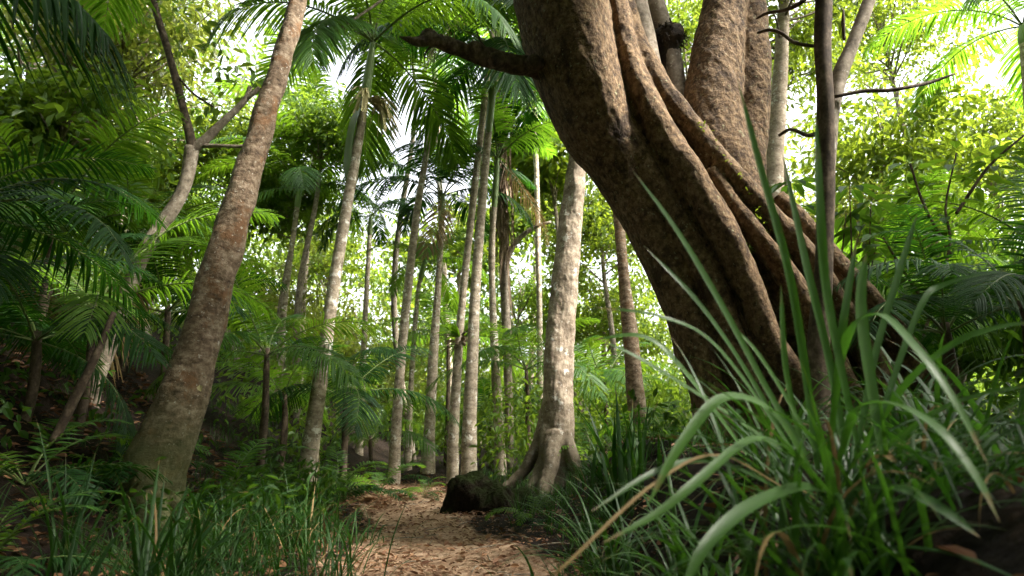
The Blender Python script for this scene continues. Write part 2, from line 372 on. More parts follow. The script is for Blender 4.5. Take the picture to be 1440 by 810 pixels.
# ------------------------------------------------------------------ palm fronds (shared meshes)
def frond_mesh(name, length=2.6, e0=60, droop=95, pairs=46, lmax=.55, wid=.032, hang=.55, leaf='frond', seed=0, twist=0.0, petiole=.14, seg=4):
    g = np.random.default_rng(seed)
    n = 40; s = np.linspace(0, 1, n); th = R(e0) - R(droop) * s ** 1.25
    dx, dz = np.cos(th), np.sin(th); st = length / (n - 1)
    P = np.column_stack([np.cumsum(dx) * st - dx[0] * st, .06 * length * np.sin(s * 2.2 + seed) * s, np.cumsum(dz) * st - dz[0] * st])
    mb = MB()
    S = np.repeat(np.linspace(petiole, .995, pairs), 2); side = np.tile([1., -1.], pairs)
    S = np.clip(S + g.uniform(-.5, .5, len(S)) * .5 / pairs, petiole, .999)
    keep = g.uniform(0, 1, len(S)) > .07; S, side = S[keep], side[keep]
    base = np.column_stack([np.interp(S, s, P[:, k]) for k in range(3)])
    T = unit(np.column_stack([np.interp(S, s, np.gradient(P[:, k])) for k in range(3)]))
    lat = np.cross(T, np.array((0, 0, 1.))); lat = unit(lat) * side[:, None]; up = np.cross(lat, T) * side[:, None]
    u = (S - petiole) / (1 - petiole)
    ln = lmax * (np.sin(math.pi * (.16 + .80 * u)) ** .75) * g.uniform(.78, 1.1, len(S))
    fw = .25 + .75 * u
    d = unit(lat * 1.0 + T * fw[:, None] + up * .22 + g.normal(0, .09, (len(S), 3)))
    k = seg + 1; q = np.linspace(0, 1, k)[None, :, None]
    C = base[:, None] + d[:, None] * ln[:, None, None] * q
    C[..., 2] -= (ln[:, None] * hang * q[..., 0] ** 1.7)
    prof = np.array([.55, 1, .95, .7, .08]) if seg == 4 else np.interp(np.linspace(0, 1, k), [0, .25, .6, 1], [.55, 1, .85, .08])
    Wd = wid * prof[None, :] * (.65 + .35 * np.sin(math.pi * np.clip(u, .05, .95)))[:, None]
    Td = unit(np.gradient(C, axis=1)); sd_ = unit(np.cross(Td, up[:, None] + 0 * Td)); ud = np.cross(sd_, Td)
    V = np.stack([C - sd_ * Wd[..., None] * .5, C + ud * Wd[..., None] * .18, C + sd_ * Wd[..., None] * .5], 2)
    N = len(S); b = (np.arange(N)[:, None] * k + np.arange(k - 1)[None]).reshape(-1, 1) * 3
    F = np.concatenate([b + np.array([0, 1, 4, 3]), b + np.array([1, 2, 5, 4])])
    tt = np.repeat(np.clip(.5 + g.normal(0, .25, N), 0, 1), k * 3)
    mb.add(V, F, 0, tt, 0, smooth=False)
    me = mb.mesh(name, M[leaf])
    rb = MB(); tube(rb, P[::4], np.linspace(.016, .003, len(P[::4])) * (length / 2.2), 5, 22, 0)
    return me, rb.mesh('midrib', M['rachis'])
FR = {}
for leaf, key in (('frond', 'mid'), ('frond_dark', 'dark'), ('frond_lime', 'lime')):
    FR[key] = [frond_mesh('frond', 2.5, 72, 70, 66, .56, .037, .30, leaf, 1), frond_mesh('frond', 2.6, 52, 95, 66, .58, .037, .5, leaf, 2),
               frond_mesh('frond', 2.5, 28, 95, 66, .60, .037, .75, leaf, 3), frond_mesh('frond', 2.3, -5, 75, 62, .58, .036, .85, leaf, 4)]
for leaf, key in (('frond', 'umid'), ('frond_dark', 'udark'), ('frond_lime', 'ulime')):
    FR[key] = [frond_mesh('frond', 2.5, 70, 75, 50, .62, .036, .40, leaf, 5), frond_mesh('frond', 2.6, 50, 85, 50, .64, .036, .5, leaf, 6),
               frond_mesh('frond', 2.5, 25, 75, 50, .66, .036, .6, leaf, 7), frond_mesh('frond', 2.3, -5, 75, 46, .62, .036, .85, leaf, 8)]
DEAD = frond_mesh('dead_frond', 2.2, -35, 45, 40, .42, .030, .9, 'blade_dead', 21)
FERN = [frond_mesh('frond', .75, 70, 95, 26, .15, .022, .25, 'frond', 11, petiole=.18, seg=2), frond_mesh('frond', .8, 45, 95, 26, .16, .022, .4, 'frond_lime', 12, petiole=.18, seg=2),
        frond_mesh('frond', .7, 30, 70, 24, .15, .022, .4, 'frond_dark', 13, petiole=.18, seg=2)]
def add_frond(parent, proto, loc, az, pitch=0, roll=0, sc=1.0):
    o = link('frond', proto[0], parent, loc); o.rotation_euler = (roll, pitch, az); o.scale = (sc,) * 3
    link('midrib', proto[1], o); return o
def crown_fronds(parent, loc, g, n, key, sc, tiers=(0, 1, 2, 3)):
    a0 = g.uniform(0, 6.28)
    for i in range(n):
        az = a0 + i * 2.399 + g.normal(0, .15)
        pr = FR[key][tiers[int(i * len(tiers) / n)]]
        if i == n - 1 and n >= 10 and sc > .7 and g.uniform() < .5: pr = DEAD
        add_frond(parent, pr, loc, az, g.normal(0, .10), g.normal(0, .2), sc * g.uniform(.85, 1.1))
def palm(label, trunk_pix, key='mid', n=11, sc=1.0, seed=0, shaft=True, bark='bark_palm', shaft_px=70, flower=None, sheath=False, group=None, name='palm_tree', tiers=(0, 1, 1, 2, 2, 3), shaft_w=1.25):
    g = np.random.default_rng(seed)
    pts = [at(a, b, c) for a, b, _, c in trunk_pix]; rads = [wd * .5 * mpp(p) for (_, _, wd, _), p in zip(trunk_pix, pts)]
    base = gpt(pts[0][0], pts[0][1], -.08)
    P_ = [base] + [p for p in pts if p[2] > base[2] + .12]; rads = [rads[0] * 1.25] + rads[-(len(P_) - 1):]
    t = thing(name, label, 'palm tree', base, group)
    mb = MB(); P, r = tube(mb, P_, rads, 16, 60, 0, wob=.035, seed=seed)
    mb.build('trunk', M[bark], t, base)
    top, ax = P[-1], unit(P[-1] - P[-4])
    if shaft:
        Ls = shaft_px * mpp(top); r0 = r[-1]; cs = MB()
        tube(cs, [top - ax * .03, top + ax * Ls * .15, top + ax * Ls * .6, top + ax * Ls], [r0 * 1.0, r0 * shaft_w, r0 * 1.05, r0 * .55], 14, 24, 0)
        cs.build('crownshaft', M['shaft'], t, base); ctop = top + ax * Ls
    else: ctop = top
    if n: crown_fronds(t, ctop - base - ax * .05, g, n, key, sc, tiers)
    if flower:
        fm = MB()
        for q in range(flower):
            a = g.uniform(0, 6.28); d = np.array((math.cos(a), math.sin(a), -.1)); o = top + d * r[-1] * .8
            for z in range(16):
                e = o + (d * g.uniform(.12, .40) + np.array((g.normal(0, .08), g.normal(0, .08), -g.uniform(.05, .5))))
                m_ = o * .5 + e * .5 + d * .06 + np.array((0, 0, .08)); C = catmull([o, m_, e], 9)
                strip(fm, C, np.full(9, .030), None, 0, g.uniform(0, 1))
        fm.build('flower_cluster', M['flower'], t, base)
    if sheath:
        sm = MB(); o = top + np.array((-r[-1], 0, -.05)); C = catmull([o, o + np.array((-.12, -.02, -.25)), o + np.array((-.18, 0, -.75)), o + np.array((-.14, 0, -1.05))], 14)
        strip(sm, C, np.interp(np.linspace(0, 1, 14), [0, .2, .7, 1], [.06, .2, .22, .03]), np.tile((.5, -.85, 0.), (14, 1)), 0, .3, .3)
        sm.build('dead_sheath', M['shaft'], t, base)
    return t

# ------------------------------------------------------------------ the fluted fig on the right
def pix_tube(mb, pix, sides=18, n=None, wob=0, seed=0, mat=0, ys=1.0, k=1.0):
    pts = [at(a, b, c) for a, b, _, c in pix]; return tube(mb, pts, [wd * .5 * k * mpp(p) for (_, _, wd, _), p in zip(pix, pts)], sides, n, mat, wob=wob, seed=seed, ys=ys)
def remeshed(mb, name, voxel, amp, freq, d_axis, mat, parent, off, smooth=2):
    me = mb.mesh('tmp', M[mat], off); o = bpy.data.objects.new('tmp', me); col.objects.link(o)
    md = o.modifiers.new('r', 'REMESH'); md.mode = 'VOXEL'; md.voxel_size = voxel
    dg = bpy.context.evaluated_depsgraph_get(); m2 = bpy.data.meshes.new_from_object(o.evaluated_get(dg))
    bpy.data.objects.remove(o); bpy.data.meshes.remove(me)
    n = len(m2.vertices); V = np.empty(n * 3, np.float32); m2.vertices.foreach_get('co', V); V = V.reshape(-1, 3).astype(float)
    E = np.empty(len(m2.edges) * 2, np.int32); m2.edges.foreach_get('vertices', E); E = E.reshape(-1, 2)
    deg = np.bincount(E.ravel(), minlength=n)[:, None]
    for _ in range(smooth):
        S = np.zeros_like(V); np.add.at(S, E[:, 0], V[E[:, 1]]); np.add.at(S, E[:, 1], V[E[:, 0]])
        V = .4 * V + .6 * S / np.maximum(deg, 1)
    m2.vertices.foreach_set('co', V.astype(np.float32).ravel()); m2.update()
    Nn = np.empty(n * 3, np.float32); m2.vertex_normals.foreach_get('vector', Nn); Nn = Nn.reshape(-1, 3)
    ax = np.asarray(d_axis) / np.linalg.norm(d_axis)
    Q = V - ax * (V @ ax)[:, None] * .60
    D = np.array([mnoise.fractal(Vector(q * freq), .8, 2.1, 5) + .7 * mnoise.noise(Vector(v * freq * .35)) for q, v in zip(Q, V)])
    V = V + Nn * (D * amp)[:, None]
    m2.vertices.foreach_set('co', V.astype(np.float32).ravel())
    m2.polygons.foreach_set('use_smooth', np.ones(len(m2.polygons), bool))
    m2.materials.clear(); m2.materials.append(M[mat]); m2.update(); m2.name = name
    return link(name, m2, parent)
def build_fig():
    base = gpt(1.75, 4.75)
    t = thing('fig_tree', 'huge leaning fluted tree with rough brown bark on the right', 'tree', base)
    mb = MB(); Y = 4.65
    ribs = [
        [(770, -90, 150, Y), (797, 50, 146, Y), (832, 160, 122, Y + .02), (870, 240, 82, Y + .05), (900, 300, 68, Y + .06), (946, 400, 62, Y + .06), (977, 490, 60, Y + .05), (1001, 560, 64, Y + .03), (1015, 660, 76, Y), (1021, 740, 90, Y)],
        [(852, 110, 56, Y - .02), (884, 200, 62, Y - .08), (941, 300, 62, Y - .1), (996, 400, 64, Y - .12), (1033, 490, 60, Y - .14), (1061, 570, 60, Y - .18), (1078, 660, 72, Y - .24), (1085, 740, 80, Y - .26)],
        [(842, -70, 70, Y), (866, 20, 60, Y - .06), (886, 100, 60, Y - .12), (933, 200, 72, Y - .18), (996, 300, 74, Y - .22), (1050, 400, 60, Y - .25), (1087, 490, 54, Y - .28), (1147, 570, 54, Y - .32), (1176, 660, 66, Y - .38), (1188, 740, 80, Y - .4)],
        [(996, 240, 34, Y - .16), (1044, 310, 42, Y - .2), (1114, 400, 48, Y - .24), (1164, 490, 48, Y - .28), (1202, 570, 52, Y - .33), (1231, 660, 62, Y - .38)],
        [(872, -30, 46, Y + .05), (886, 45, 50, Y), (922, 120, 54, Y - .05), (985, 205, 60, Y - .1), (1058, 288, 60, Y - .13), (1123, 350, 54, Y - .16), (1162, 410, 54, Y - .18), (1213, 490, 56, Y - .2), (1255, 570, 60, Y - .22), (1290, 660, 80, Y - .24)],
        [(1088, 280, 40, Y), (1149, 345, 46, Y - .02), (1203, 410, 52, Y - .05), (1267, 490, 56, Y - .08), (1316, 570, 66, Y - .12), (1368, 670, 80, Y - .16)],
        [(1112, 305, 40, Y + .08), (1150, 372, 50, Y + .08), (1186, 450, 58, Y + .05), (1222, 540, 66, Y), (1256, 640, 76, Y - .04)],
        # core that fills behind the ribs
        [(800, -80, 90, Y + .62), (850, 60, 100, Y + .62), (905, 160, 120, Y + .62), (976, 270, 140, Y + .62), (1056, 380, 170, Y + .62), (1103, 480, 190, Y + .62), (1134, 580, 220, Y + .62), (1151, 700, 260, Y + .62)],
        # two upright stems rising behind
        [(1030, -80, 66, Y + .35), (1020, 0, 62, Y + .35), (1010, 70, 72, Y + .33), (1004, 150, 84, Y + .3), (1016, 220, 84, Y + .22), (1050, 300, 74, Y + .12), (1090, 380, 66, Y + .05), (1130, 470, 66, Y)],
        [(1048, -80, 44, Y + .42), (1054, 0, 44, Y + .42), (1058, 90, 48, Y + .4), (1056, 180, 48, Y + .38), (1054, 260, 46, Y + .3), (1072, 340, 50, Y + .2), (1106, 430, 56, Y + .1), (1150, 520, 60, Y)],
    ]
    for k, p in enumerate(ribs): pix_tube(mb, p, 28, 70, wob=.025, seed=k, ys=1.75 if k < 7 else 1.0, k=(.84, .64, .64, .62, .64, .7, .8, .8, 1, 1)[k])
    remeshed(mb, 'trunk', .011, .011, 11.0, at(800, 0, Y) - at(1100, 600, Y), 'bark_fig', t, base, 1)
    s = MB(); pix_tube(s, [(888, -60, 34, Y + .4), (894, 0, 32, Y + .38), (906, 50, 31, Y + .33), (917, 100, 30, Y + .25), (935, 150, 32, Y + .12), (960, 200, 34, Y)], 16, 40, .05, 3)
    s.build('stem', M['bark_grey'], t, base)
    s = MB(); pix_tube(s, [(914, -60, 24, Y + .5), (922, 0, 24, Y + .5), (934, 40, 25, Y + .48), (946, 90, 27, Y + .45), (954, 135, 25, Y + .4), (962, 180, 26, Y + .3), (985, 230, 30, Y + .2)], 16, 40, .05, 4)
    st = s.build('stem', M['bark_grey'], t, base)
    e = MB(); g = np.random.default_rng(5); c = at(940, 52, Y + .46); k = mpp(c)
    for q in range(420):
        d = rand_dirs(g, 1)[0]; p0 = c + d * k * g.uniform(8, 22) * np.array((1, 1, .75)); p1 = p0 + (d * .4 + np.array((0, 0, -.5)) + g.normal(0, .4, 3)) * k * 13
        strip(e, catmull([p0, p0 * .5 + p1 * .5 + g.normal(0, k * 3, 3), p1], 5), [.012, .014, .012, .008, .002], None, 0, .3)
    tube(e, [c + np.array((0, 0, k * 22)), c + np.array((0, 0, k * 8)), c - np.array((0, 0, k * 8)), c - np.array((0, 0, k * 26)), c - np.array((0, 0, k * 80))], [.02, k * 20, k * 22, k * 14, k * 5], 14, 30, 0, wob=.2)
    e.build('epiphyte', M['bark_black'], t, base)
    b = MB(); pix_tube(b, [(805, 108, 52, Y), (782, 101, 36, Y - .02), (762, 97, 27, Y - .03), (730, 91, 25, Y - .1), (690, 82, 24, Y - .16), (652, 70, 21, Y - .22), (625, 60, 18, Y - .27), (604, 55, 20, Y - .3), (588, 58, 15, Y - .32), (572, 55, 9, Y - .34), (560, 50, 3, Y - .35)], 14, 60, .16, 8)
    pix_tube(b, [(640, 66, 16, Y - .24), (618, 54, 9, Y - .26), (600, 48, 6, Y - .28)], 8, 10, .1, 2)
    for (a, b_, w_) in ((752, 90, 22), (700, 88, 20), (668, 70, 16), (632, 66, 17), (603, 52, 17)): pix_tube(b, [(a - 9, b_, w_ * .8, Y - .25), (a, b_ - 2, w_ * 1.25, Y - .22), (a + 10, b_ + 1, w_ * .8, Y - .2)], 8, 6)
    remeshed(b, 'branch', .008, .010, 16.0, (1, 0, -.2), 'bark_twig', t, base, 1)
    tw = MB()
    for p in ([(612, 60, 5, Y - .28), (600, 72, 3, Y - .28), (596, 86, 1.5, Y - .28)], [(690, 78, 5, Y - .16), (676, 58, 3, Y - .18), (670, 44, 1.5, Y - .2)], [(645, 68, 4, Y - .22), (630, 82, 2, Y - .22), (628, 92, 1, Y - .22)]): pix_tube(tw, p, 6, 10, .1)
    tw.build('twigs', M['bark_twig'], t, base)
    # moss fringe and small ferns along the upper ridge
    ms = MB()
    for a, bb in (((985, 172), (1048, 262)), ((1048, 262), (1080, 330)), ((1030, 345), (1060, 352))):
        for q in range(130):
            f = g.uniform(0, 1); p = at(a[0] + (bb[0] - a[0]) * f + g.normal(0, 2), a[1] + (bb[1] - a[1]) * f + g.normal(0, 3), Y - .22 + g.normal(0, .04))
            leaves(ms, p[None], rand_dirs(g, 1, -.3, 1), np.array([[0, 0, 1.]]), g.uniform(.015, .04), .012, g.uniform(0, 1))
    ms.build('moss', M['leaf_lime'], t, base)
    # unseen crown above the frame, spread over the camera to shade the foreground
    n = 620; c = np.column_stack([g.uniform(-3.0, 8.5, n), g.uniform(-6, 5.0, n), g.uniform(4.6, 7.5, n)])
    c = c[(c[:, 2] > .75 + .80 * np.maximum(c[:, 1], 0) + 1.0)]
    n2 = 420; c2 = np.column_stack([g.uniform(-5, 8, n2), g.uniform(3, 9.5, n2), g.uniform(4.5, 10.5, n2)]); c2 = c2[c2[:, 2] > 1.75 + .80 * c2[:, 1]]; c = sun_gap(sun_gap(np.vstack([c, c2]), FIG_LIT, .95), GRASS_LIT + MID_LIT + LEFT_LIT, .6)
    cm = MB(); clump_leaves(cm, c, .65, 85, .22, g)
    for q in range(0, 50): tube(cm, [at(790, -60, Y), (at(790, -60, Y) + c[q]) * .5 + np.array((0, 0, .3)), c[q]], [.06, .03, .008], 6, 10, 1)
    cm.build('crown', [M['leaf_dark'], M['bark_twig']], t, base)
build_fig()

# ------------------------------------------------------------------ leaning brown tree on the left
def build_left_tree():
    g = np.random.default_rng(21); Y = 5.0
    pix = [(186, 800, 104, Y - .05), (196, 752, 92, Y), (208, 705, 86, Y), (219, 655, 84, Y), (242, 600, 74, Y), (274, 505, 58, Y + .05), (302, 405, 50, Y + .1), (332, 300, 43, Y + .15), (362, 200, 35, Y + .2), (391, 100, 28, Y + .25), (420, 0, 24, Y + .3), (452, -120, 20, Y + .35)]
    b0 = at(216, 735, Y); base = gpt(b0[0], b0[1], 0)
    t = thing('leaning_tree', 'straight brown trunk leaning right, mossy at its foot, left of path', 'tree', base)
    mb = MB(); pix_tube(mb, pix, 40, 150, .05, 2)
    for p in ([(212, 700, 24, Y - .05), (185, 735, 34, Y - .15), (140, 775, 22, Y - .3), (100, 800, 12, Y - .4)], [(222, 700, 24, Y - .08), (232, 748, 22, Y - .25), (262, 790, 18, Y - .4)], [(238, 690, 22, Y), (258, 732, 18, Y), (310, 755, 14, Y)]): pix_tube(mb, p, 12, 24, .1, 5)
    remeshed(mb, 'trunk', .011, .007, 16.0, (.35, 0, .9), 'bark_brown', t, base, 1)
    s = MB(); c = at(281, 541, Y - .17); leaves(s, c[None], np.array([[.3, -.2, -1.]]), np.array([[0, -1., .2]]), .05, .04, 1.0)
    s.build('leaf_scrap', M['flower'], t, base)
    n = 330; c = np.column_stack([g.uniform(-8, .5, n), g.uniform(-6, 6, n), g.uniform(4.6, 8, n)]); c = c[c[:, 2] > .75 + .80 * np.maximum(c[:, 1], 0) + 1.0]  # unseen crown, spread wide overhead to shade the left foreground
    c = sun_gap(c, LEFT_LIT, .6); cm = MB(); clump_leaves(cm, c, .65, 46, .19, g)
    top = at(452, -120, Y + .35)
    for q in range(0, 20): tube(cm, [top, (top + c[q]) * .5 + np.array((0, 0, .3)), c[q]], [.07, .03, .008], 6, 10, 1)
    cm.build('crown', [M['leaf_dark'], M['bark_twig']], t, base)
build_left_tree()
# attribute 'along' for the remeshed left trunk: height above its foot
for o in bpy.data.objects:
    if o.type == 'MESH' and 'along' not in o.data.attributes:
        V = np.empty(len(o.data.vertices) * 3, np.float32); o.data.vertices.foreach_get('co', V)
        a = o.data.attributes.new('along', 'FLOAT', 'POINT'); a.data.foreach_set('value', np.maximum(V.reshape(-1, 3)[:, 2], 0).astype(np.float32))

# ------------------------------------------------------------------ forked crooked tree, upper left
def build_forked():
    Y = 6.4; base = gpt(*at(150, 470, Y)[:2], -.1)
    t = thing('forked_tree', 'crooked pale-blotched sapling forking in two, left of the leaning trunk', 'tree', base)
    mb = MB(); p0 = [(140, 520, 23.4, Y), (178, 415, 21.8, Y), (205, 350, 21.1, Y), (243, 295, 19.5, Y), (262, 250, 17.9, Y), (272, 207, 17.2, Y)]
    pix_tube(mb, [(110, 640, 25.0, Y)] + p0, 14, 60, .12, 5)
    mb.build('trunk', M['bark_grey'], t, base)
    l = MB(); pix_tube(l, [(271, 213, 14.0, Y), (262, 170, 11.7, Y), (248, 115, 10.9, Y), (233, 60, 10.1, Y), (218, 10, 9.4, Y), (208, -40, 7.8, Y)], 10, 30, .08, 6)
    pix_tube(l, [(244, 100, 3.9, Y), (270, 130, 3.1, Y), (300, 150, 2.3, Y)], 5, 10)
    l.build('limb', M['bark_twig'], t, base)
    r_ = MB(); pix_tube(r_, [(270, 212, 14.0, Y), (290, 195, 12.5, Y), (318, 168, 10.9, Y), (345, 140, 8.6, Y), (352, 122, 6.2, Y)], 10, 24, .1, 7)
    pix_tube(r_, [(343, 142, 7.0, Y), (372, 118, 6.2, Y), (420, 75, 5.5, Y + .2), (470, 45, 4.7, Y + .4), (530, 5, 3.9, Y + .6), (560, -20, 3.1, Y + .6)], 8, 24, .08, 9)
    pix_tube(r_, [(285, 205, 7.0, Y), (310, 205, 5.5, Y), (345, 205, 4.7, Y), (370, 190, 3.9, Y)], 7, 14, .1, 3)
    r_.build('limb', M['bark_grey'], t, base)
    g = np.random.default_rng(44); cs = np.array([at(a, b, Y + g.normal(0, .5)) for a, b in ((215, 20), (190, 40), (300, 150), (240, 60), (350, 120), (205, -30), (180, -10), (320, 90), (260, 20))])
    cm = MB(); clump_leaves(cm, cs, .32, 26, .11, g); cm.build('crown', M['leaf_mid'], t, base)
build_forked()

# ------------------------------------------------------------------ palms and slim trunks in the middle
palm('pale palm with cream flower cluster below its crown, beside the leaning brown trunk', [(430, 690, 28, 8.0), (440, 605, 24, 8.0), (455, 505, 20, 8.0), (469, 405, 17, 8.0), (486, 300, 15, 8.0), (504, 200, 13, 8.0), (513, 140, 11, 8.0)], 'mid', 12, .95, 1, True, shaft_px=95, flower=4, sheath=True)
palm('slim grey palm at the path end, left edge of the middle row', [(554, 675, 18, 10.2), (557, 605, 15, 10.2), (564, 505, 13, 10.2), (574, 405, 12, 10.2), (586, 300, 10, 10.2), (600, 215, 8, 10.2), (609, 165, 7, 10.2)], 'mid', 0, .8, 2, False)
palm('thinnest dark palm just right of the first grey palm', [(573, 662, 10, 12), (577, 560, 8, 12), (587, 420, 6, 12), (592, 390, 6, 12)], 'mid', 9, .55, 3, True, shaft_px=25)
palm('brownish palm with dark crown hanging behind the middle row', [(602, 665, 18, 11.2), (604, 605, 16, 11.2), (609, 505, 14, 11.2), (616, 405, 9, 11.2), (621, 310, 8, 11.2)], 'dark', 11, .75, 4, True, shaft_px=40)
nest_palm = palm('white-spotted palm with a bird-nest fern on its trunk', [(636, 675, 17, 10.0), (638, 605, 15, 10.0), (644, 505, 13, 10.0), (652, 405, 10, 10.0), (668, 260, 10, 10.0), (684, 120, 9, 10.0), (694, 40, 8, 10.0)], 'mid', 11, .95, 5, True, shaft_px=60)
palm('thickest pale palm of the middle row, lichen patches low down', [(659, 675, 24, 9.6), (660, 605, 21, 9.6), (664, 505, 17, 9.6), (669, 400, 14, 9.6), (680, 260, 12, 9.6), (687, 185, 10, 9.6)], 'dark', 12, 1.05, 6, True, shaft_px=130, shaft_w=1.05)
palm('palm with narrow green shaft beside the shaggy vine trunk', [(704, 660, 17, 11), (702, 605, 15, 11), (696, 505, 12, 11), (692, 405, 9, 11), (692, 340, 9, 11), (695, 290, 8, 11)], 'lime', 10, .8, 7, True, shaft_px=75, shaft_w=1.1)
def nest_fern():
    g = np.random.default_rng(57); c = at(648, 474, 9.9); base = np.array(nest_palm.location); mb = MB()
    for q in range(34):
        a = g.uniform(0, 6.28); blade(mb, c + np.array((math.cos(a), math.sin(a), 0)) * .05, a, g.uniform(.22, .48), g.uniform(25, 75), g.uniform(20, 90), .05, g.uniform(.3, 1), 9)
    mb.build('bird_nest_fern', M['frond'], nest_palm, base)
    mb = MB()
    for q in range(46):
        a = g.uniform(0, 6.28); blade(mb, c + np.array((math.cos(a) * .05, math.sin(a) * .05, g.uniform(-.12, .03))), a, g.uniform(.12, .4), g.uniform(60, 120), g.uniform(20, 60), .035, g.uniform(0, 1), 7)
    mb.build('dead_leaves', M['fibre'], nest_palm, base)
def shaggy():
    Y = 11.6; base = gpt(*at(716, 640, Y)[:2], -.1); g = np.random.default_rng(61)
    t = thing('shaggy_tree', 'shaggy trunk hung with brown dead vines behind the middle palms', 'tree', base)
    mb = MB(); pix_tube(mb, [(716, 660, 13, Y), (715, 560, 12, Y), (710, 400, 13, Y), (706, 250, 13, Y), (704, 120, 12, Y), (704, 0, 14, Y), (704, -60, 12, Y)], 12, 50, .12, 2)
    pix_tube(mb, [(709, 380, 12, Y), (722, 345, 8, Y), (750, 320, 6, Y), (775, 312, 4, Y)], 8, 16, .1, 4)
    mb.build('trunk', M['bark_grey'], t, base)
    v = MB()
    for q in range(120):
        x = 705 + g.normal(0, 7); y0 = g.uniform(90, 330); ln = g.uniform(40, 130)
        C = catmull([at(x, y0, Y - .1 + g.normal(0, .08)), at(x + g.normal(0, 4), y0 + ln * .5, Y - .13 + g.normal(0, .06)), at(x + g.normal(0, 5), y0 + ln, Y - .12 + g.normal(0, .06))], 7)
        strip(v, C, g.uniform(.015, .05) * np.array([.6, 1, 1, 1, .9, .7, .2]), None, 0, g.uniform(0, 1))
    v.build('dead_vines', M['fibre'], t, base)
shaggy()

def lichen_tree():
    Y = 8.3; g = np.random.default_rng(71); base = gpt(*at(772, 680, Y)[:2], 0)
    t = thing('buttressed_tree', 'pale trunk with spreading buttress roots beside the mossy rock', 'tree', base)
    mb = MB()
    pix_tube(mb, [(778, 720, 62, Y), (783, 640, 49, Y), (785, 600, 46, Y), (786, 505, 43, Y), (794, 405, 37, Y), (804, 300, 32, Y), (813, 205, 25, Y), (818, 100, 22, Y), (824, -60, 20, Y)], 24, 90, .05, 3)
    for p in ([(776, 600, 24, Y - .05), (766, 650, 22, Y - .15), (746, 694, 18, Y - .35), (722, 726, 12, Y - .5), (700, 750, 8, Y - .6)],
              [(782, 610, 26, Y - .12), (772, 660, 24, Y - .35), (762, 705, 18, Y - .6), (756, 745, 10, Y - .75)],
              [(774, 560, 18, Y + .08), (758, 620, 18, Y + .05), (734, 664, 16, Y), (700, 694, 12, Y - .05), (670, 715, 8, Y - .1)],
              [(794, 610, 24, Y - .05), (808, 655, 20, Y - .2), (830, 700, 13, Y - .4), (846, 730, 8, Y - .5)]):
        pix_tube(mb, p, 14, 30, .12, 4, ys=1.3)
    remeshed(mb, 'trunk', .012, .014, 9.0, (.1, 0, 1), 'bark_pale', t, base, 2)
    n = 60; cs = np.column_stack([g.uniform(-1.5, 3.5, n), g.uniform(6.5, 10, n), g.uniform(6.6, 9.2, n)]); cs = sun_gap(cs[cs[:, 2] > .75 + .66 * cs[:, 1]], MID_LIT, .6)
    cm = MB(); clump_leaves(cm, cs, .55, 40, .14, g); cm.build('crown', M['leaf_mid'], t, base)
lichen_tree()
for o in bpy.data.objects:
    if o.type == 'MESH' and 'along' not in o.data.attributes:
        V = np.empty(len(o.data.vertices) * 3, np.float32); o.data.vertices.foreach_get('co', V)
        a = o.data.attributes.new('along', 'FLOAT', 'POINT'); a.data.foreach_set('value', np.maximum(V.reshape(-1, 3)[:, 2], 0).astype(np.float32))

def boulder():
    Y = 6.7; g = np.random.default_rng(81); c0 = at(684, 722, Y); base = gpt(c0[0], c0[1], 0)
    mb = MB()
    for (px, py, rp) in ((646, 722, 28), (664, 704, 36), (694, 710, 36), (724, 720, 34), (660, 735, 32), (690, 738, 38), (752, 730, 26), (674, 686, 20), (632, 732, 22), (768, 738, 18)):
        c = at(px, py, Y + g.normal(0, .08)); r = rp * mpp(c); tube(mb, [c + np.array((0, 0, r)), c + np.array((0, 0, r * .7)), c, c - np.array((0, 0, r * .8)), c - np.array((0, 0, r * 1.5))], [.02, r * .75, r, r * .9, r * .6], 16, 24)
    o = remeshed(mb, 'mossy_rock', .016, .07, 5.0, (0, 0, .01), 'moss', None, base, 3)
    o.location = base; tag(o, 'dark mossy rock lump at the right edge of the path', 'rock')
boulder()

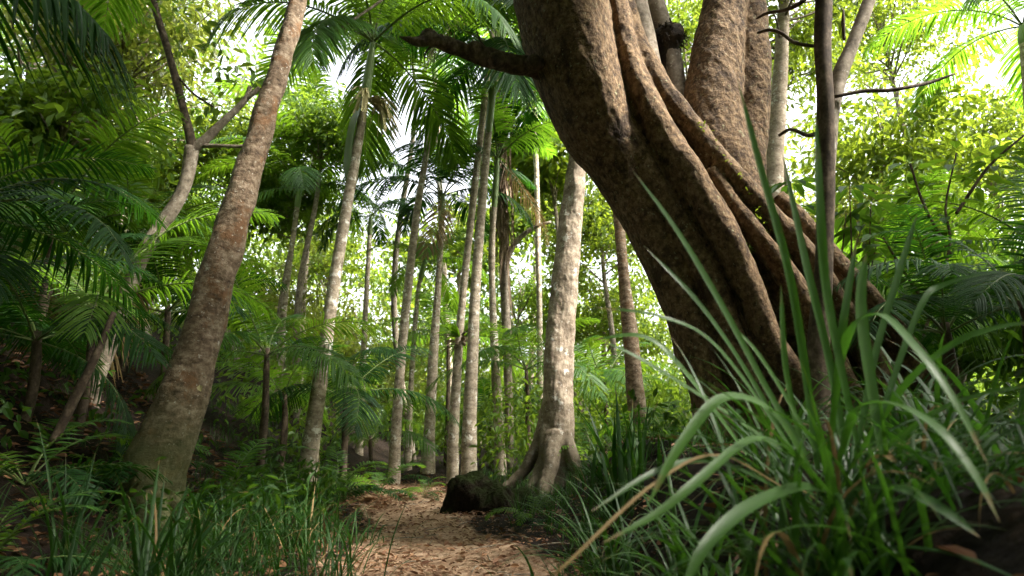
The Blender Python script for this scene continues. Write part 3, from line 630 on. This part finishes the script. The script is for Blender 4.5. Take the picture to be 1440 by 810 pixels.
broad_tree('slender_tree', 'slim brown trunk standing between the buttressed tree and the huge fig', [(901, 650, 28, 8.8), (899, 605, 26, 8.8), (890, 505, 24, 8.8), (879, 405, 17, 8.8), (871, 320, 15, 8.8), (862, 200, 13, 8.8), (856, 100, 10, 8.8)], (850, 60, 120, 9.2, .7), 'leaf_mid', 'bark_brown', 60, 26, .12, 31)
broad_tree('slender_tree', 'pale trunk seen just right of the fig stems', [(1075, 480, 34, 8.4), (1080, 380, 32, 8.4), (1086, 290, 30, 8.4), (1090, 210, 26, 8.4), (1096, 120, 22, 8.4), (1100, 55, 18, 8.4), (1104, -40, 14, 8.4)], (1110, -10, 110, 8.6, .7), 'leaf_lime', 'bark_pale', 80, 26, .12, 32)
def twin_stem():
    Y = 3.7; base = gpt(*at(1152, 560, Y)[:2], -.1)
    t = thing('twin_stem_tree', 'thin dark forked tree standing in front of the fig at right', 'tree', base)
    mb = MB(); pix_tube(mb, [(1150, 620, 30, Y), (1152, 480, 27, Y), (1158, 380, 25, Y), (1161, 280, 25, Y), (1161, 180, 25, Y), (1158, 90, 23, Y), (1158, 0, 22, Y), (1156, -80, 20, Y)], 16, 60, .08, 5)
    mb.build('trunk', M['bark_twig'], t, base)
    l = MB(); pix_tube(l, [(1165, 250, 14, Y + .05), (1169, 170, 20, Y + .06), (1180, 110, 21, Y + .08), (1202, 55, 19, Y + .1), (1226, -10, 17, Y + .12), (1245, -70, 15, Y + .12)], 14, 40, .08, 6)
    l.build('limb', M['bark_grey'], t, base)
    b = MB()
    for p in ([(1172, 136, 5, Y), (1215, 128, 6, Y), (1250, 127, 6, Y), (1280, 122, 5, Y), (1310, 115, 5, Y + .1), (1342, 104, 3, Y + .1)], [(1152, 66, 5, Y), (1118, 60, 5, Y + .1), (1098, 46, 5, Y + .15), (1082, 42, 5, Y + .2), (1066, 46, 4, Y + .3)],
              [(1150, -20, 5, Y), (1126, 4, 6, Y), (1104, 14, 5, Y + .1), (1080, 18, 5, Y + .2), (1064, 26, 3, Y + .3)], [(1152, 188, 7, Y), (1134, 190, 6, Y), (1112, 182, 5, Y + .1), (1096, 190, 5, Y + .2)], [(1187, 56, 4, Y), (1186, 30, 5, Y), (1186, 14, 2, Y)]):
        pix_tube(b, p, 7, 24, .12, 3)
    b.build('twigs', M['bark_twig'], t, base)
    g = np.random.default_rng(99); n = 60; cs = np.column_stack([g.uniform(.5, 3.5, n), g.uniform(2, 5, n), g.uniform(4.4, 6.2, n)]); cs = sun_gap(cs[cs[:, 2] > .75 + .80 * cs[:, 1] + .6], FIG_LIT + GRASS_LIT + MID_LIT + LEFT_LIT, .55)
    cm = MB(); clump_leaves(cm, cs, .45, 40, .11, g); cm.build('crown', M['leaf_mid'], t, base)
twin_stem()

# background palms whose crowns fill the upper middle
bgp = [('dark-fronded palm crown hanging left of the middle row', [(505, 640, 9, 13), (512, 480, 8, 13), (520, 330, 6, 13)], 'dark', 8, .6, 41),
       ('palm crown behind the leaning trunk, fronds drooping over thin stem', [(385, 640, 10, 12), (400, 430, 8, 12), (418, 290, 7, 12)], 'mid', 11, .85, 42),
       ('high palm crown left of the flowering palm', [(415, 640, 10, 14), (428, 400, 8, 14), (442, 215, 7, 14)], 'mid', 12, 1.0, 43),
       ('high dark palm crown over the gap of bright sky', [(640, 640, 10, 14), (625, 400, 9, 14), (612, 110, 7, 14)], 'mid', 9, .9, 44),
       ('palm crown showing right of the dark fig branch', [(760, 640, 10, 13), (758, 400, 8, 13), (752, 150, 7, 13)], 'lime', 12, 1.0, 45),
       ('tall palm at top right whose pale fronds hang into view', [(1500, 640, 15, 10), (1460, 300, 14, 10), (1440, 60, 12, 10)], 'lime', 12, 1.0, 46),
       ('palm with dark fronds at the right edge', [(1470, 560, 20, 6), (1465, 450, 18, 6), (1460, 370, 16, 6)], 'mid', 10, .7, 47),
       ('low palm with fan of pale fronds behind the thin forked tree', [(1240, 560, 14, 7.5), (1238, 480, 13, 7.5), (1236, 420, 12, 7.5)], 'lime', 10, .62, 48)]
for lb, tp, key, n, sc, sd_ in bgp: palm(lb, tp, key, n, sc, sd_, True, shaft_px=30)

# ------------------------------------------------------------------ leafy trees behind
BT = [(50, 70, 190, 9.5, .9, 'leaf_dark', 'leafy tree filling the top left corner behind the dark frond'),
      (190, 70, 140, 11, .9, 'leaf_olive', 'olive-green tree behind the left limb of the crooked sapling'),
      (310, 230, 80, 13, .9, 'leaf_lime', 'bright tree between the crooked sapling and leaning trunk'),
      (120, 250, 120, 13, .9, 'leaf_olive', 'olive-green tree behind the arching green frond at left'),
      (255, 340, 90, 14, .9, 'leaf_mid', 'green tree low behind the leaning brown trunk'),
      (400, 440, 100, 15, .9, 'leaf_olive', 'olive-green shrubby tree left of the flowering palm trunk'),
      (500, 520, 100, 17, .9, 'leaf_olive', 'yellowish tree between the flowering palm and the middle row'),
      (640, 350, 75, 20, .9, 'leaf_lime', 'bright tree glimpsed between the middle palms'),
      (570, 560, 90, 21, .9, 'leaf_mid', 'low green tree behind the path end'),
      (740, 450, 100, 19, .9, 'leaf_mid', 'green tree behind the shaggy vine trunk'),
      (850, 440, 80, 18, .9, 'leaf_lime', 'bright tree right of the buttressed trunk'),
      (770, 300, 70, 21, .9, 'leaf_lime', 'pale tree high behind the buttressed trunk'),
      (880, 590, 80, 15, .9, 'leaf_mid', 'low tree behind the slim brown trunk'),
      (1110, 130, 100, 12, .9, 'leaf_lime', 'yellow-green tree between fig stems and thin forked tree'),
      (1240, 60, 110, 14, .9, 'leaf_lime', 'yellow-green tree behind the fork of the thin tree'),
      (1250, 230, 110, 13, .9, 'leaf_lime', 'yellow-green tree under the horizontal twig at right'),
      (1180, 350, 90, 11, .9, 'leaf_olive', 'olive-green tree low behind the thin forked tree'),
      (1310, 340, 110, 10, .9, 'leaf_mid', 'green tree right of the pale fan palm'),
      (1390, 230, 90, 14, .9, 'leaf_lime', 'pale tree behind the large-leaved sapling'),
      (1370, 470, 120, 8, .8, 'leaf_dark', 'dark shrubby tree at the lower right edge'),
      (680, 560, 70, 23, .9, 'leaf_lime', 'far bright tree low between the two pale palms'),
      (960, 50, 70, 15, .9, 'leaf_lime', 'yellow leaves showing between the fig stems'),
      (850, 320, 80, 16, .9, 'leaf_lime', 'bright tree between the pale trunk and the leaning side of the fig'),
      (80, 200, 110, 8.0, .9, 'leaf_mid', 'olive-green tree in front of the two thick leaning trunks at left'),
      (455, 190, 60, 12, .9, 'leaf_mid', 'fine-leaved tree left of the flowering palm crown'),
      (405, 290, 55, 13, .9, 'leaf_mid', 'dark tree behind the leaning trunk, left of the flowering palm'),
      (560, 40, 55, 13, .8, 'leaf_mid', 'tree crown at the top edge over the flowering palm'),
      (760, 230, 60, 15, .9, 'leaf_lime', 'bright crown against the left edge of the fig'),
      (450, 360, 70, 18, .9, 'leaf_lime', 'sunlit yellow tree far behind the flowering palm')]
for k, (px, py, rp, Y, sq, lf, lb) in enumerate(BT):
    broad_tree('leafy_tree', lb, None, (px, py, rp, Y, sq), lf, 'bark_grey', 125, (40, 26, 52, 20)[k % 4], (.075 + .0030 * Y) * (1, 1.35, .85, 1.7)[k % 4], 200 + k, wl=(.45, .32, .6, .5)[k % 4], clr=.30 + .012 * Y)

# big leaning trunks far left on the slope
for lb, tp, bk, s_ in (('grey leaning trunk on the slope at the far left edge', [(-40, 330, 26, 8), (10, 245, 23, 8), (50, 185, 20, 8), (95, 110, 16, 8)], 'bark_grey', 1),
                   ('reddish leaning trunk on the slope below the dark frond', [(10, 350, 32, 8.5), (60, 265, 28, 8.5), (105, 210, 24, 8.5), (160, 130, 18, 8.5)], 'bark_brown', 2)):
    broad_tree('leaning_tree', lb, tp, (tp[-1][0] + 30, tp[-1][1] - 60, 90, tp[-1][3], .8), 'leaf_olive', bk, 50, 26, .13, 300 + s_)

# ------------------------------------------------------------------ understory palms on the left
def rosette(label, px, py, Y, n, key, sc, seed, azs=None, name='understory_palm', tiers=(0, 1, 2, 2)):
    key = 'u' + key
    g = np.random.default_rng(seed); c = at(px, py, Y); gz = float(ground(c[0], c[1])); base = np.array((c[0], c[1], gz - .05))
    t = thing(name, label, 'palm', base); h = max(c[2] - gz, .1)
    mb = MB(); tube(mb, [base, base + np.array((.02, .02, h * .5)), np.array((c[0], c[1], c[2] + .08))], [.045, .04, .028], 10, 14, 0, wob=.15, seed=seed); mb.build('trunk', M['bark_twig'], t, base)
    loc = c - base
    if azs is None: crown_fronds(t, loc, g, n, key, sc, tiers)
    else:
        for (az, k, pit, s2) in azs: add_frond(t, FR[key][k], loc, R(az), R(pit), g.normal(0, .15), sc * s2)
    return t
rosette('young palm with bright arching fronds left of the crooked sapling', 130, 440, 5.6, 0, 'lime', .78, 51, [(35, 0, -2, 1.05), (75, 0, 5, 1), (150, 1, 0, .9), (200, 1, 0, .8), (300, 2, 5, .7), (10, 1, 10, .8)])
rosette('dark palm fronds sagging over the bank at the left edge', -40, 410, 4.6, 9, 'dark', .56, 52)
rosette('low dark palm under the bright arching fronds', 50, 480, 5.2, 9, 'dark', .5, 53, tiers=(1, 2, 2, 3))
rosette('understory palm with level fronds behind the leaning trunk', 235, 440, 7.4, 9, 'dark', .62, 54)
rosette('green understory palm right of the leaning trunk', 375, 500, 7.4, 9, 'mid', .6, 55)
rosette('small dark palm at the foot of the flowering palm', 485, 560, 8.6, 9, 'dark', .6, 56)
rosette('bright small palm left of the flowering palm trunk', 400, 560, 8.6, 8, 'lime', .5, 57)
rosette('fan of fresh fronds growing among the middle palms', 630, 480, 12.5, 10, 'lime', .6, 58)
rosette('leafy palm behind the buttressed trunk on its left', 740, 520, 11, 10, 'mid', .7, 59)
rosette('pale-fronded palm right of the buttressed trunk', 850, 540, 11.5, 10, 'mid', .62, 60)
rosette('palm at the foot of the middle row by the path end', 690, 600, 12.5, 9, 'dark', .55, 61)
rosette('palm by the path end, left of the middle row', 520, 620, 11, 9, 'mid', .5, 62)
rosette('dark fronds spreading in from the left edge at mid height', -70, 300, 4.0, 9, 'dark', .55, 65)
rosette('shaded palm behind the bright arching fronds on the bank', 70, 330, 6.6, 10, 'mid', .75, 66)
rosette('shaded palm with long fronds beside the crooked sapling', 190, 350, 7.6, 10, 'mid', .75, 67)
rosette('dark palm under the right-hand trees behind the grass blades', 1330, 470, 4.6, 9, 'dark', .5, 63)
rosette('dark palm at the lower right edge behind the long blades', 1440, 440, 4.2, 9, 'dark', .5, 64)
# overhanging palm at the top left
def overhang():
    base = gpt(-3.4, 2.6, -.05); t = thing('palm_tree', 'dark palm whose frond hangs in from the top left corner', 'palm tree', base)
    c = at(-430, -90, 2.6); mb = MB(); tube(mb, [base, base * .5 + c * .5 + np.array((-.1, 0, 0)), c], [.1, .09, .07], 12, 20); mb.build('trunk', M['bark_palm'], t, base)
    me = frond_mesh('frond', 1.75, 26, 78, 50, .62, .04, .95, 'frond_dark', 71); m2 = frond_mesh('frond', 1.7, 15, 60, 48, .5, .035, .8, 'frond_dark', 72)
    add_frond(t, me, c - base, R(14), 0, R(0), 1.05); add_frond(t, m2, c - base, R(140), 0, 0, 1); add_frond(t, m2, c - base, R(200), 0, 0, 1); add_frond(t, m2, c - base, R(-80), 0, 0, 1)
    base = gpt(-4.4, 3.3, -.05)
    t = thing('palm_tree', 'bright frond tips hanging in at the top edge beside the leaning trunk', 'palm tree', base)
    c = at(150, -190, 4.4); mb = MB(); tube(mb, [base, base * .5 + c * .5, c], [.05, .045, .04], 12, 20); mb.build('trunk', M['bark_palm'], t, base)
    m3 = frond_mesh('frond', 1.7, 10, 62, 46, .45, .034, .6, 'frond_lime', 73)
    add_frond(t, m3, c - base, R(-8), 0, 0, 1); add_frond(t, m3, c - base, R(120), 0, 0, 1); add_frond(t, m3, c - base, R(220), 0, 0, 1)
overhang()

# ------------------------------------------------------------------ broad-leaved plants on the right
def umbrella_plant():
    Y = 5.6; base = gpt(*at(1150, 470, Y)[:2], -.05); g = np.random.default_rng(91)
    t = thing('umbrella_shrub', 'dark shrub with large finger-like leaves by the thin forked tree', 'shrub', base)
    st = MB(); lf = MB()
    for (px, py) in ((1195, 262), (1122, 290), (1212, 318), (1112, 255), (1190, 300), (1232, 345), (1225, 285)):
        c = at(px, py, Y + g.normal(0, .12)); tube(st, [base, base * .4 + c * .6 + g.normal(0, .05, 3), c], [.016, .010, .005], 6, 12)
        for q in range(8):
            a = q * 2 * math.pi / 8 + g.normal(0, .12); d = np.array((math.cos(a), math.sin(a), -.25 + g.normal(0, .1))); o = c + d * .05
            leaves(lf, o[None], d[None], np.array([[0, 0, 1.]]), .24 * g.uniform(.8, 1.1), .085, g.uniform(.2, .8), fold=.12, droop=.25)
    st.build('stems', M['bark_twig'], t, base); lf.build('foliage', M['leaf_dark'], t, base)
    Y = 5.2; base = gpt(*at(1270, 520, Y)[:2], -.05)
    t = thing('broadleaf_sapling', 'sapling holding big flat leaves against the sky at right', 'sapling', base)
    st = MB(); lf = MB()
    stems = [[(1285, 560, 6, Y), (1300, 470, 5, Y), (1335, 350, 4, Y), (1330, 290, 3, Y), (1345, 215, 2, Y)], [(1338, 360, 5, Y), (1300, 290, 4, Y), (1280, 230, 3, Y)], [(1345, 300, 5, Y), (1390, 235, 4, Y), (1440, 190, 3, Y)], [(1310, 440, 5, Y), (1270, 380, 4, Y), (1240, 330, 3, Y)]]
    for p in stems:
        P, _ = pix_tube(st, p, 7, 40, .05, 1)
        for q in range(10, 40, 1):
            for z in range(1):
                d = rand_dirs(g, 1, -.4, .3)[0]
                leaves(lf, P[q][None] + d * .06, d[None], unit(np.array([[g.normal(0, .3), -.3 + g.normal(0, .3), 1.]])), g.uniform(.12, .22), g.uniform(.06, .10), g.uniform(0, 1), fold=.1, droop=.25)
    st.build('trunk', M['bark_twig'], t, base); lf.build('crown', M['frond'], t, base)
umbrella_plant()

# ------------------------------------------------------------------ strap-leaf clumps
def blade_pix(mb, pix, wpx, tint=.5, n=22, mat=0, taper=None):
    P = catmull([at(a, b, c) for a, b, c in pix], n); k = .84 * mpp(P[n // 2])
    u = np.linspace(0, 1, n); wd = wpx * k * np.interp(u, [0, .15, .6, .85, 1], [.55, .9, 1, .7, .03])
    T = unit(np.gradient(P, axis=0)); N0 = unit(np.array((.15 * math.sin(P[0, 0] * 40), -.75, .62)))
    strip(mb, P, wd, np.cross(T, np.tile(N0, (n, 1))), mat, tint, .16)
def blade(mb, base, az, L, lean, curl, wd, tint, n=12, mat=0):
    u = np.linspace(0, 1, n); th = R(90 - lean) - R(curl) * u ** 1.5; st = L / (n - 1)
    r = np.concatenate([[0], np.cumsum(np.cos(th[:-1]) * st)]); z = np.concatenate([[0], np.cumsum(np.sin(th[:-1]) * st)])
    P = base + np.column_stack([r * math.cos(az), r * math.sin(az), z])
    sd = np.tile((-math.sin(az), math.cos(az), 0.), (n, 1)) + .25 * np.sin(3 * u)[:, None] * np.array((0, 0, 1))
    strip(mb, P, wd * np.interp(u, [0, .2, .65, 1], [.7, 1, .85, .03]), sd, mat, tint, .2)
def clump(label, x, y, nb, L, wd, seed, spread=.06, lean=(5, 35), curl=(20, 110), name='grass_clump', extra=None, dead=.08, dz=0, mat='blade'):
    g = np.random.default_rng(seed); base = gpt(x, y, -.02 + dz); t = thing(name, label, 'grass clump', base)
    mb = MB(); dd = MB()
    for q in range(nb):
        a = g.uniform(0, 6.28); o = base + np.array((g.normal(0, spread), g.normal(0, spread), 0))
        isd = g.uniform() < dead and nb >= 45
        blade(dd if isd else mb, o, a, L * g.uniform(.55, 1.15), g.uniform(*lean), g.uniform(*curl) * (1.3 if isd else 1), wd * g.uniform(.7, 1.25), g.uniform(0, 1) ** 2 * .8)
    if extra: extra(mb, dd)
    mb.build('blades', M[mat], t, base)
    if dd.n: dd.build('dead_blades', M['blade_dead'], t, base)
    return t
def right_hero(mb, dd):
    Y = 1.75
    B = [([(1135, 640, Y), (1085, 560, Y), (1020, 440, Y - .05), (955, 330, Y - .1), (887, 236, Y - .15)], 13, .55), ([(1212, 660, Y), (1186, 540, Y - .1), (1160, 400, Y - .15), (1152, 280, Y - .2), (1147, 150, Y - .2)], 17, .55),
         ([(1150, 660, Y), (1132, 520, Y), (1108, 380, Y - .05), (1070, 240, Y - .1), (1037, 112, Y - .15)], 15, .5), ([(1190, 650, Y + .1), (1168, 520, Y + .1), (1135, 380, Y + .05), (1100, 215, Y + .05)], 15, .35),
         ([(1245, 660, Y - .1), (1224, 540, Y - .1), (1210, 430, Y - .1), (1218, 355, Y - .1)], 20, .7), ([(1170, 660, Y + .15), (1176, 540, Y + .15), (1186, 450, Y + .1), (1206, 330, Y + .1)], 15, .3),
         ([(1165, 640, Y), (1185, 490, Y - .1), (1232, 442, Y - .2), (1292, 495, Y - .35), (1345, 570, Y - .42), (1390, 655, Y - .45)], 18, .9), ([(1175, 660, Y), (1200, 582, Y - .1), (1245, 567, Y - .2), (1312, 598, Y - .35), (1368, 665, Y - .42), (1406, 735, Y - .45)], 22, .9),
         ([(1140, 660, Y), (1085, 580, Y - .1), (1018, 560, Y - .2), (960, 622, Y - .3), (908, 716, Y - .38)], 20, .95), ([(1150, 670, Y), (1100, 628, Y - .1), (1052, 620, Y - .2), (980, 678, Y - .35), (925, 722, Y - .4), (845, 765, Y - .45)], 17, .8),
         ([(1160, 690, Y - .1), (1122, 686, Y - .2), (1055, 712, Y - .35), (995, 765, Y - .45), (955, 840, Y - .5)], 24, .6), ([(1190, 690, Y - .1), (1260, 688, Y - .25), (1315, 712, Y - .35), (1378, 756, Y - .42)], 26, .25),
         ([(1150, 640, Y), (1100, 550, Y), (1060, 490, Y), (1028, 458, Y)], 8, .95), ([(1120, 640, Y), (1010, 490, Y - .05), (930, 446, Y - .1), (835, 432, Y - .1)], 9, .7),
         ([(1110, 640, Y), (990, 560, Y - .05), (900, 505, Y - .1), (845, 478, Y - .1)], 9, .9), ([(1050, 640, Y + .3), (960, 520, Y + .2), (905, 474, Y + .2), (832, 478, Y + .2)], 12, .95),
         ([(1200, 650, Y), (1270, 545, Y - .1), (1340, 485, Y - .2), (1400, 462, Y - .25), (1460, 452, Y - .3)], 14, .6), ([(1210, 660, Y), (1300, 590, Y - .1), (1370, 558, Y - .2), (1460, 540, Y - .3)], 12, .7),
         ([(1120, 650, Y + .1), (1060, 540, Y + .1), (985, 430, Y), (905, 345, Y)], 11, .4), ([(1130, 640, Y + .1), (1105, 520, Y + .1), (1098, 400, Y + .1)], 10, .9),
         ([(1200, 660, Y), (1230, 500, Y), (1265, 380, Y), (1290, 300, Y)], 12, .3), ([(1215, 660, Y), (1270, 640, Y - .15), (1330, 650, Y - .3), (1420, 640, Y - .4)], 12, .3),
         ([(1220, 640, Y - .1), (1290, 440, Y - .1), (1330, 400, Y - .1), (1420, 380, Y - .2)], 11, .35), ([(1100, 690, Y - .05), (1010, 650, Y - .2), (930, 660, Y - .3), (830, 720, Y - .4)], 12, .4)]
    for p, w_, tn in B: blade_pix(mb, p, w_, tn)
    blade_pix(dd, [(1110, 690, Y - .1), (1010, 640, Y - .2), (920, 680, Y - .35), (800, 790, Y - .5), (770, 815, Y - .5)], 6, .3)
    blade_pix(dd, [(1215, 660, Y), (1240, 640, Y - .1), (1262, 652, Y - .15)], 16, .2)
nest_fern()
c0 = at(1175, 655, 1.75)
clump('big clump of long arching strap leaves in the right foreground', c0[0], 1.75, 170, .64, .014, 401, .10, (4, 60), (25, 115), 'strap_leaf_clump', right_hero, .07, mat='blade_gloss')
for lb, px, Y, nb, L, wd, sd_, le, cu in (
    ('upright dark strap leaves in front of the slim brown trunk', 880, 4.2, 30, .72, .03, 402, (2, 16), (5, 50)),
    ('grass clump sprawling at the right path edge', 850, 3.4, 42, .66, .020, 403, (8, 50), (40, 120)),
    ('grass clump below the black side of the fig', 960, 2.6, 44, .62, .018, 404, (8, 50), (40, 120)),
    ('grass clump between the big strap leaves and path', 1010, 2.1, 40, .52, .018, 405, (10, 55), (40, 120)),
    ('thin grass clump at the foot of the fig', 1080, 2.8, 36, .62, .018, 406, (10, 45), (30, 120)),
    ('dim grass clump behind the drooping pale blades', 1310, 2.4, 34, .62, .019, 407, (10, 50), (30, 120)),
    ('dim grass clump at the far right edge', 1420, 2.1, 30, .55, .018, 408, (10, 50), (30, 120)),
    ('dark grass clump hanging over the black soil at lower right', 1180, 1.55, 60, .34, .010, 421, (20, 65), (40, 140)),
    ('low dark grass clump at the bottom right corner', 1360, 1.6, 60, .34, .010, 422, (15, 60), (40, 140)),
    ('dim clump of blades below the drooping pale blades', 1270, 1.9, 60, .42, .012, 423, (10, 60), (40, 130)),
    ('grass tuft under the buttress roots', 840, 5.6, 50, .5, .014, 409, (10, 50), (30, 120)),
    ('thick grass clump right of the fig foot', 1250, 3.2, 55, .6, .014, 410, (5, 45), (20, 110)),
    ('long-bladed clump in front of the leaning brown trunk', 262, 3.0, 46, .68, .016, 411, (5, 40), (15, 90)),
    ('long-bladed clump at the bottom left corner', 120, 2.4, 26, .5, .015, 412, (5, 40), (20, 90)),
    ('dense fine grass clump left of the path', 435, 4.3, 130, .52, .010, 413, (3, 35), (15, 100)),
    ('fine grass clump between the leaning trunk and the path clump', 360, 3.9, 90, .5, .010, 414, (5, 45), (30, 110)),
    ('fine grass clump leaning over the left side of the path', 478, 3.7, 70, .42, .009, 431, (8, 45), (30, 110)),
    ('small fine grass clump further up the left path edge', 500, 5.0, 60, .36, .009, 432, (8, 45), (30, 110)),
    ('fine grass clump closing in on the right side of the path', 800, 3.0, 60, .46, .010, 433, (8, 50), (30, 110)),
    ('grass clump at the foot of the flowering palm', 440, 6.4, 90, .55, .012, 415, (5, 45), (30, 110)),
    ('grass clump right of the leaning trunk foot', 320, 4.6, 80, .6, .012, 416, (5, 50), (30, 110)),
    ('sparse blades left of the leaning trunk foot', 130, 3.6, 26, .8, .016, 417, (3, 30), (10, 70)),
    ('low sparse grass clump at the bottom edge left of the path', 350, 3.2, 30, .4, .009, 418, (10, 50), (30, 110))):
    clump(lb, (px - 720) / FPX * Y * 1.0, Y, nb, L, wd, sd_, .06 if nb < 60 else .12, le, cu, name='strap_leaf_clump' if wd > .0175 else 'grass_clump', mat='blade_gloss' if .0175 < wd < .025 else 'blade')

# ferns
FP = [(540, 8.0, 1.0, 'small fern on the left lip of the path'), (480, 7.2, 1.1, 'fern below the small dark palm'), (560, 10.5, 1.0, 'fern at the far end of the path'), (600, 7.9, .5, 'tiny fern sprouting in the middle of the path'),
      (745, 5.6, .55, 'tiny pale fern right of the mossy rock'), (330, 6.0, 1.2, 'fern right of the leaning trunk'), (390, 6.8, 1.2, 'fern in front of the bright small palm'), (180, 5.2, 1.2, 'fern behind the leaning trunk foot'),
      (60, 4.4, 1.2, 'fern on the dark bank at the left'), (830, 8.5, 1.2, 'fern right of the buttress roots'), (930, 7.5, 1.2, 'fern behind the black side of the fig'), (1290, 5.5, 1.2, 'fern in the gloom right of the fig foot'), (20, 3.4, 1.0, 'fern at the left edge above the litter')]
for k, (px, Y, sc, lb) in enumerate(FP):
    g = np.random.default_rng(500 + k); b = gpt((px - 720) / FPX * Y, Y); t = thing('fern', lb, 'fern', b)
    for q in range(9): add_frond(t, FERN[q % 3], (0, 0, 0), q * 2.4 + g.normal(0, .2), g.normal(0, .12), g.normal(0, .15), sc * g.uniform(.8, 1.1))

# roots and dead stems on the left bank
for lb, tp in (('rusty dead stem leaning on the left bank', [(75, 620, 13, 4.6), (105, 560, 14, 4.6), (130, 510, 12, 4.6), (160, 440, 8, 4.7)]),):
    P0 = at(tp[0][0], tp[0][1], tp[0][3]); mb = MB(); pix_tube(mb, tp, 10, 30, .15, 3); o = mb.build('dead_stem', M['bark_twig'], None, P0); o.location = P0; tag(o, lb, 'dead stem')

# ------------------------------------------------------------------ stuff: litter, undergrowth, grass, far forest
def litter():
    g = np.random.default_rng(601); mb = MB()
    def put(n, x, y, L):
        z = ground(x, y) + .012 + g.uniform(0, .02, n); p = np.column_stack([x, y, z])
        a = g.uniform(0, 6.28, n); d = np.column_stack([np.cos(a), np.sin(a), g.normal(0, .18, n)])
        nr = unit(np.column_stack([g.normal(0, .35, n), g.normal(0, .35, n), np.ones(n)])); ll = L * np.clip(np.exp(g.normal(0, .42, n)), .4, 2.1)
        leaves(mb, p, d, nr, ll, ll * g.uniform(.3, .55, n), np.clip(g.beta(1.6, 2.6, n), 0, 1), fold=.2, droop=g.uniform(-.25, .3, n)[:, None])
    n = 8500; y = 2.2 + g.uniform(0, 1, n) ** 1.4 * 9; s_ = g.normal(0, 1, n); x = path_x(y) + .12 * np.sin(2 * y) + np.sign(s_) * (np.abs(s_) ** .8 * .62); put(n, x, y, .031)
    n = 6500; put(n, g.uniform(-6, -1.2, n), g.uniform(1.8, 8, n), .065)
    n = 900; put(n, g.uniform(.3, 4.5, n), g.uniform(1.0, 7, n), .07)
    tag(mb.build('leaf_litter', M['litter']), kind='stuff', label='brown fallen leaves scattered over path and banks')
    tw = MB()
    for q in range(160):
        y = g.uniform(2.4, 9); x = path_x(y) + g.normal(0, 1.1); a = g.uniform(0, 6.28); L = g.uniform(.06, .3); e = (x + L * math.cos(a), y + L * math.sin(a)); m_ = ((x + e[0]) / 2 + g.normal(0, .02), (y + e[1]) / 2)
        tube(tw, [gpt(x, y, .012), gpt(*m_, .02), gpt(*e, .012)], [.004, .004, .002], 5, 6)
    tag(tw.build('fallen_twigs', M['bark_grey']), kind='stuff', label='small fallen twigs lying over the path')
litter()
def undergrowth():
    g = np.random.default_rng(611)
    n = 1700; y = g.uniform(8.5, 26, n); x = g.uniform(-.95, .95, n) * y; k = (np.abs(x - path_x(y)) > 1.0) | (y > 12.5); x, y = x[k], y[k]
    c = np.column_stack([x, y, ground(x, y) + g.uniform(.1, 1.1, len(x)) * (1 + .02 * y)])
    mb = MB(); clump_leaves(mb, c, .42, 34, .11, g, .7); tag(mb.build('undergrowth', M['leaf_mid']), kind='stuff', label='mixed low green undergrowth under the far trees')
    n = 420; y = g.uniform(4.2, 9, n); x = np.where(g.uniform(0, 1, n) < .6, g.uniform(-.85, -.26, n) * y, g.uniform(.12, .95, n) * y); k = (np.abs(x - path_x(y)) > .85) & ((x > -2.7) | (g.uniform(0, 1, n) < .35)); x, y = x[k], y[k]
    c = np.column_stack([x, y, ground(x, y) + g.uniform(.03, .35, len(x))])
    mb = MB(); clump_leaves(mb, c, .22, 14, .09, g, .7); tag(mb.build('ground_cover', M['leaf_dark']), kind='stuff', label='dark seedlings and low leaves beside the path')
    mb = MB()
    n = 330; y = g.uniform(2.6, 10, n); sgn = np.where(g.uniform(0, 1, n) < .62, -1, 1); x = path_x(y) + sgn * (.75 + np.abs(g.normal(0, .9, n)))
    for q in range(n):
        for z in range(16): blade(mb, gpt(x[q] + g.normal(0, .05), y[q] + g.normal(0, .05), -.01), g.uniform(0, 6.28), g.uniform(.12, .36), g.uniform(5, 50), g.uniform(10, 100), .006, g.uniform(0, 1), 6)
    tag(mb.build('grass', M['blade']), kind='stuff', label='thin grass growing along the path edges')
undergrowth()
def forest():
    g = np.random.default_rng(621); mb = MB(); tr = MB()
    def ring(n, r0, r1, a0, a1, z0, z1, rad, L, per, mat):
        a = R(g.uniform(a0, a1, n)) if False else np.radians(g.uniform(a0, a1, n)); r = g.uniform(r0, r1, n); x, y = r * np.sin(a), r * np.cos(a)
        c = np.column_stack([x, y, ground(x, y) + g.uniform(z0, z1, n) ** 1.0]); clump_leaves(mb, c, rad, per, L, g, .6, mat=mat)
    ring(1000, 24, 42, -50, 50, 0, 6, .9, .34, 22, 1)
    ring(420, 16, 26, -32, 40, 1.2, 5.6, .75, .17, 36, 0)
    ring(300, 24, 42, -50, -18, 6, 14, .9, .34, 22, 0)
    ring(260, 26, 42, 12, 50, 6, 13, .9, .34, 20, 1)
    # unseen leaf clumps added behind and beside the camera to darken the foreground
    ring(1500, 7, 15, 52, 308, .3, 9, .9, .34, 24, 0)
    tag(mb.build('forest', [M['leaf_mid'], M['leaf_lime']]), kind='stuff', label='far green wood closing the view behind the palms, plus unseen leaves added around the camera for shade')
forest()
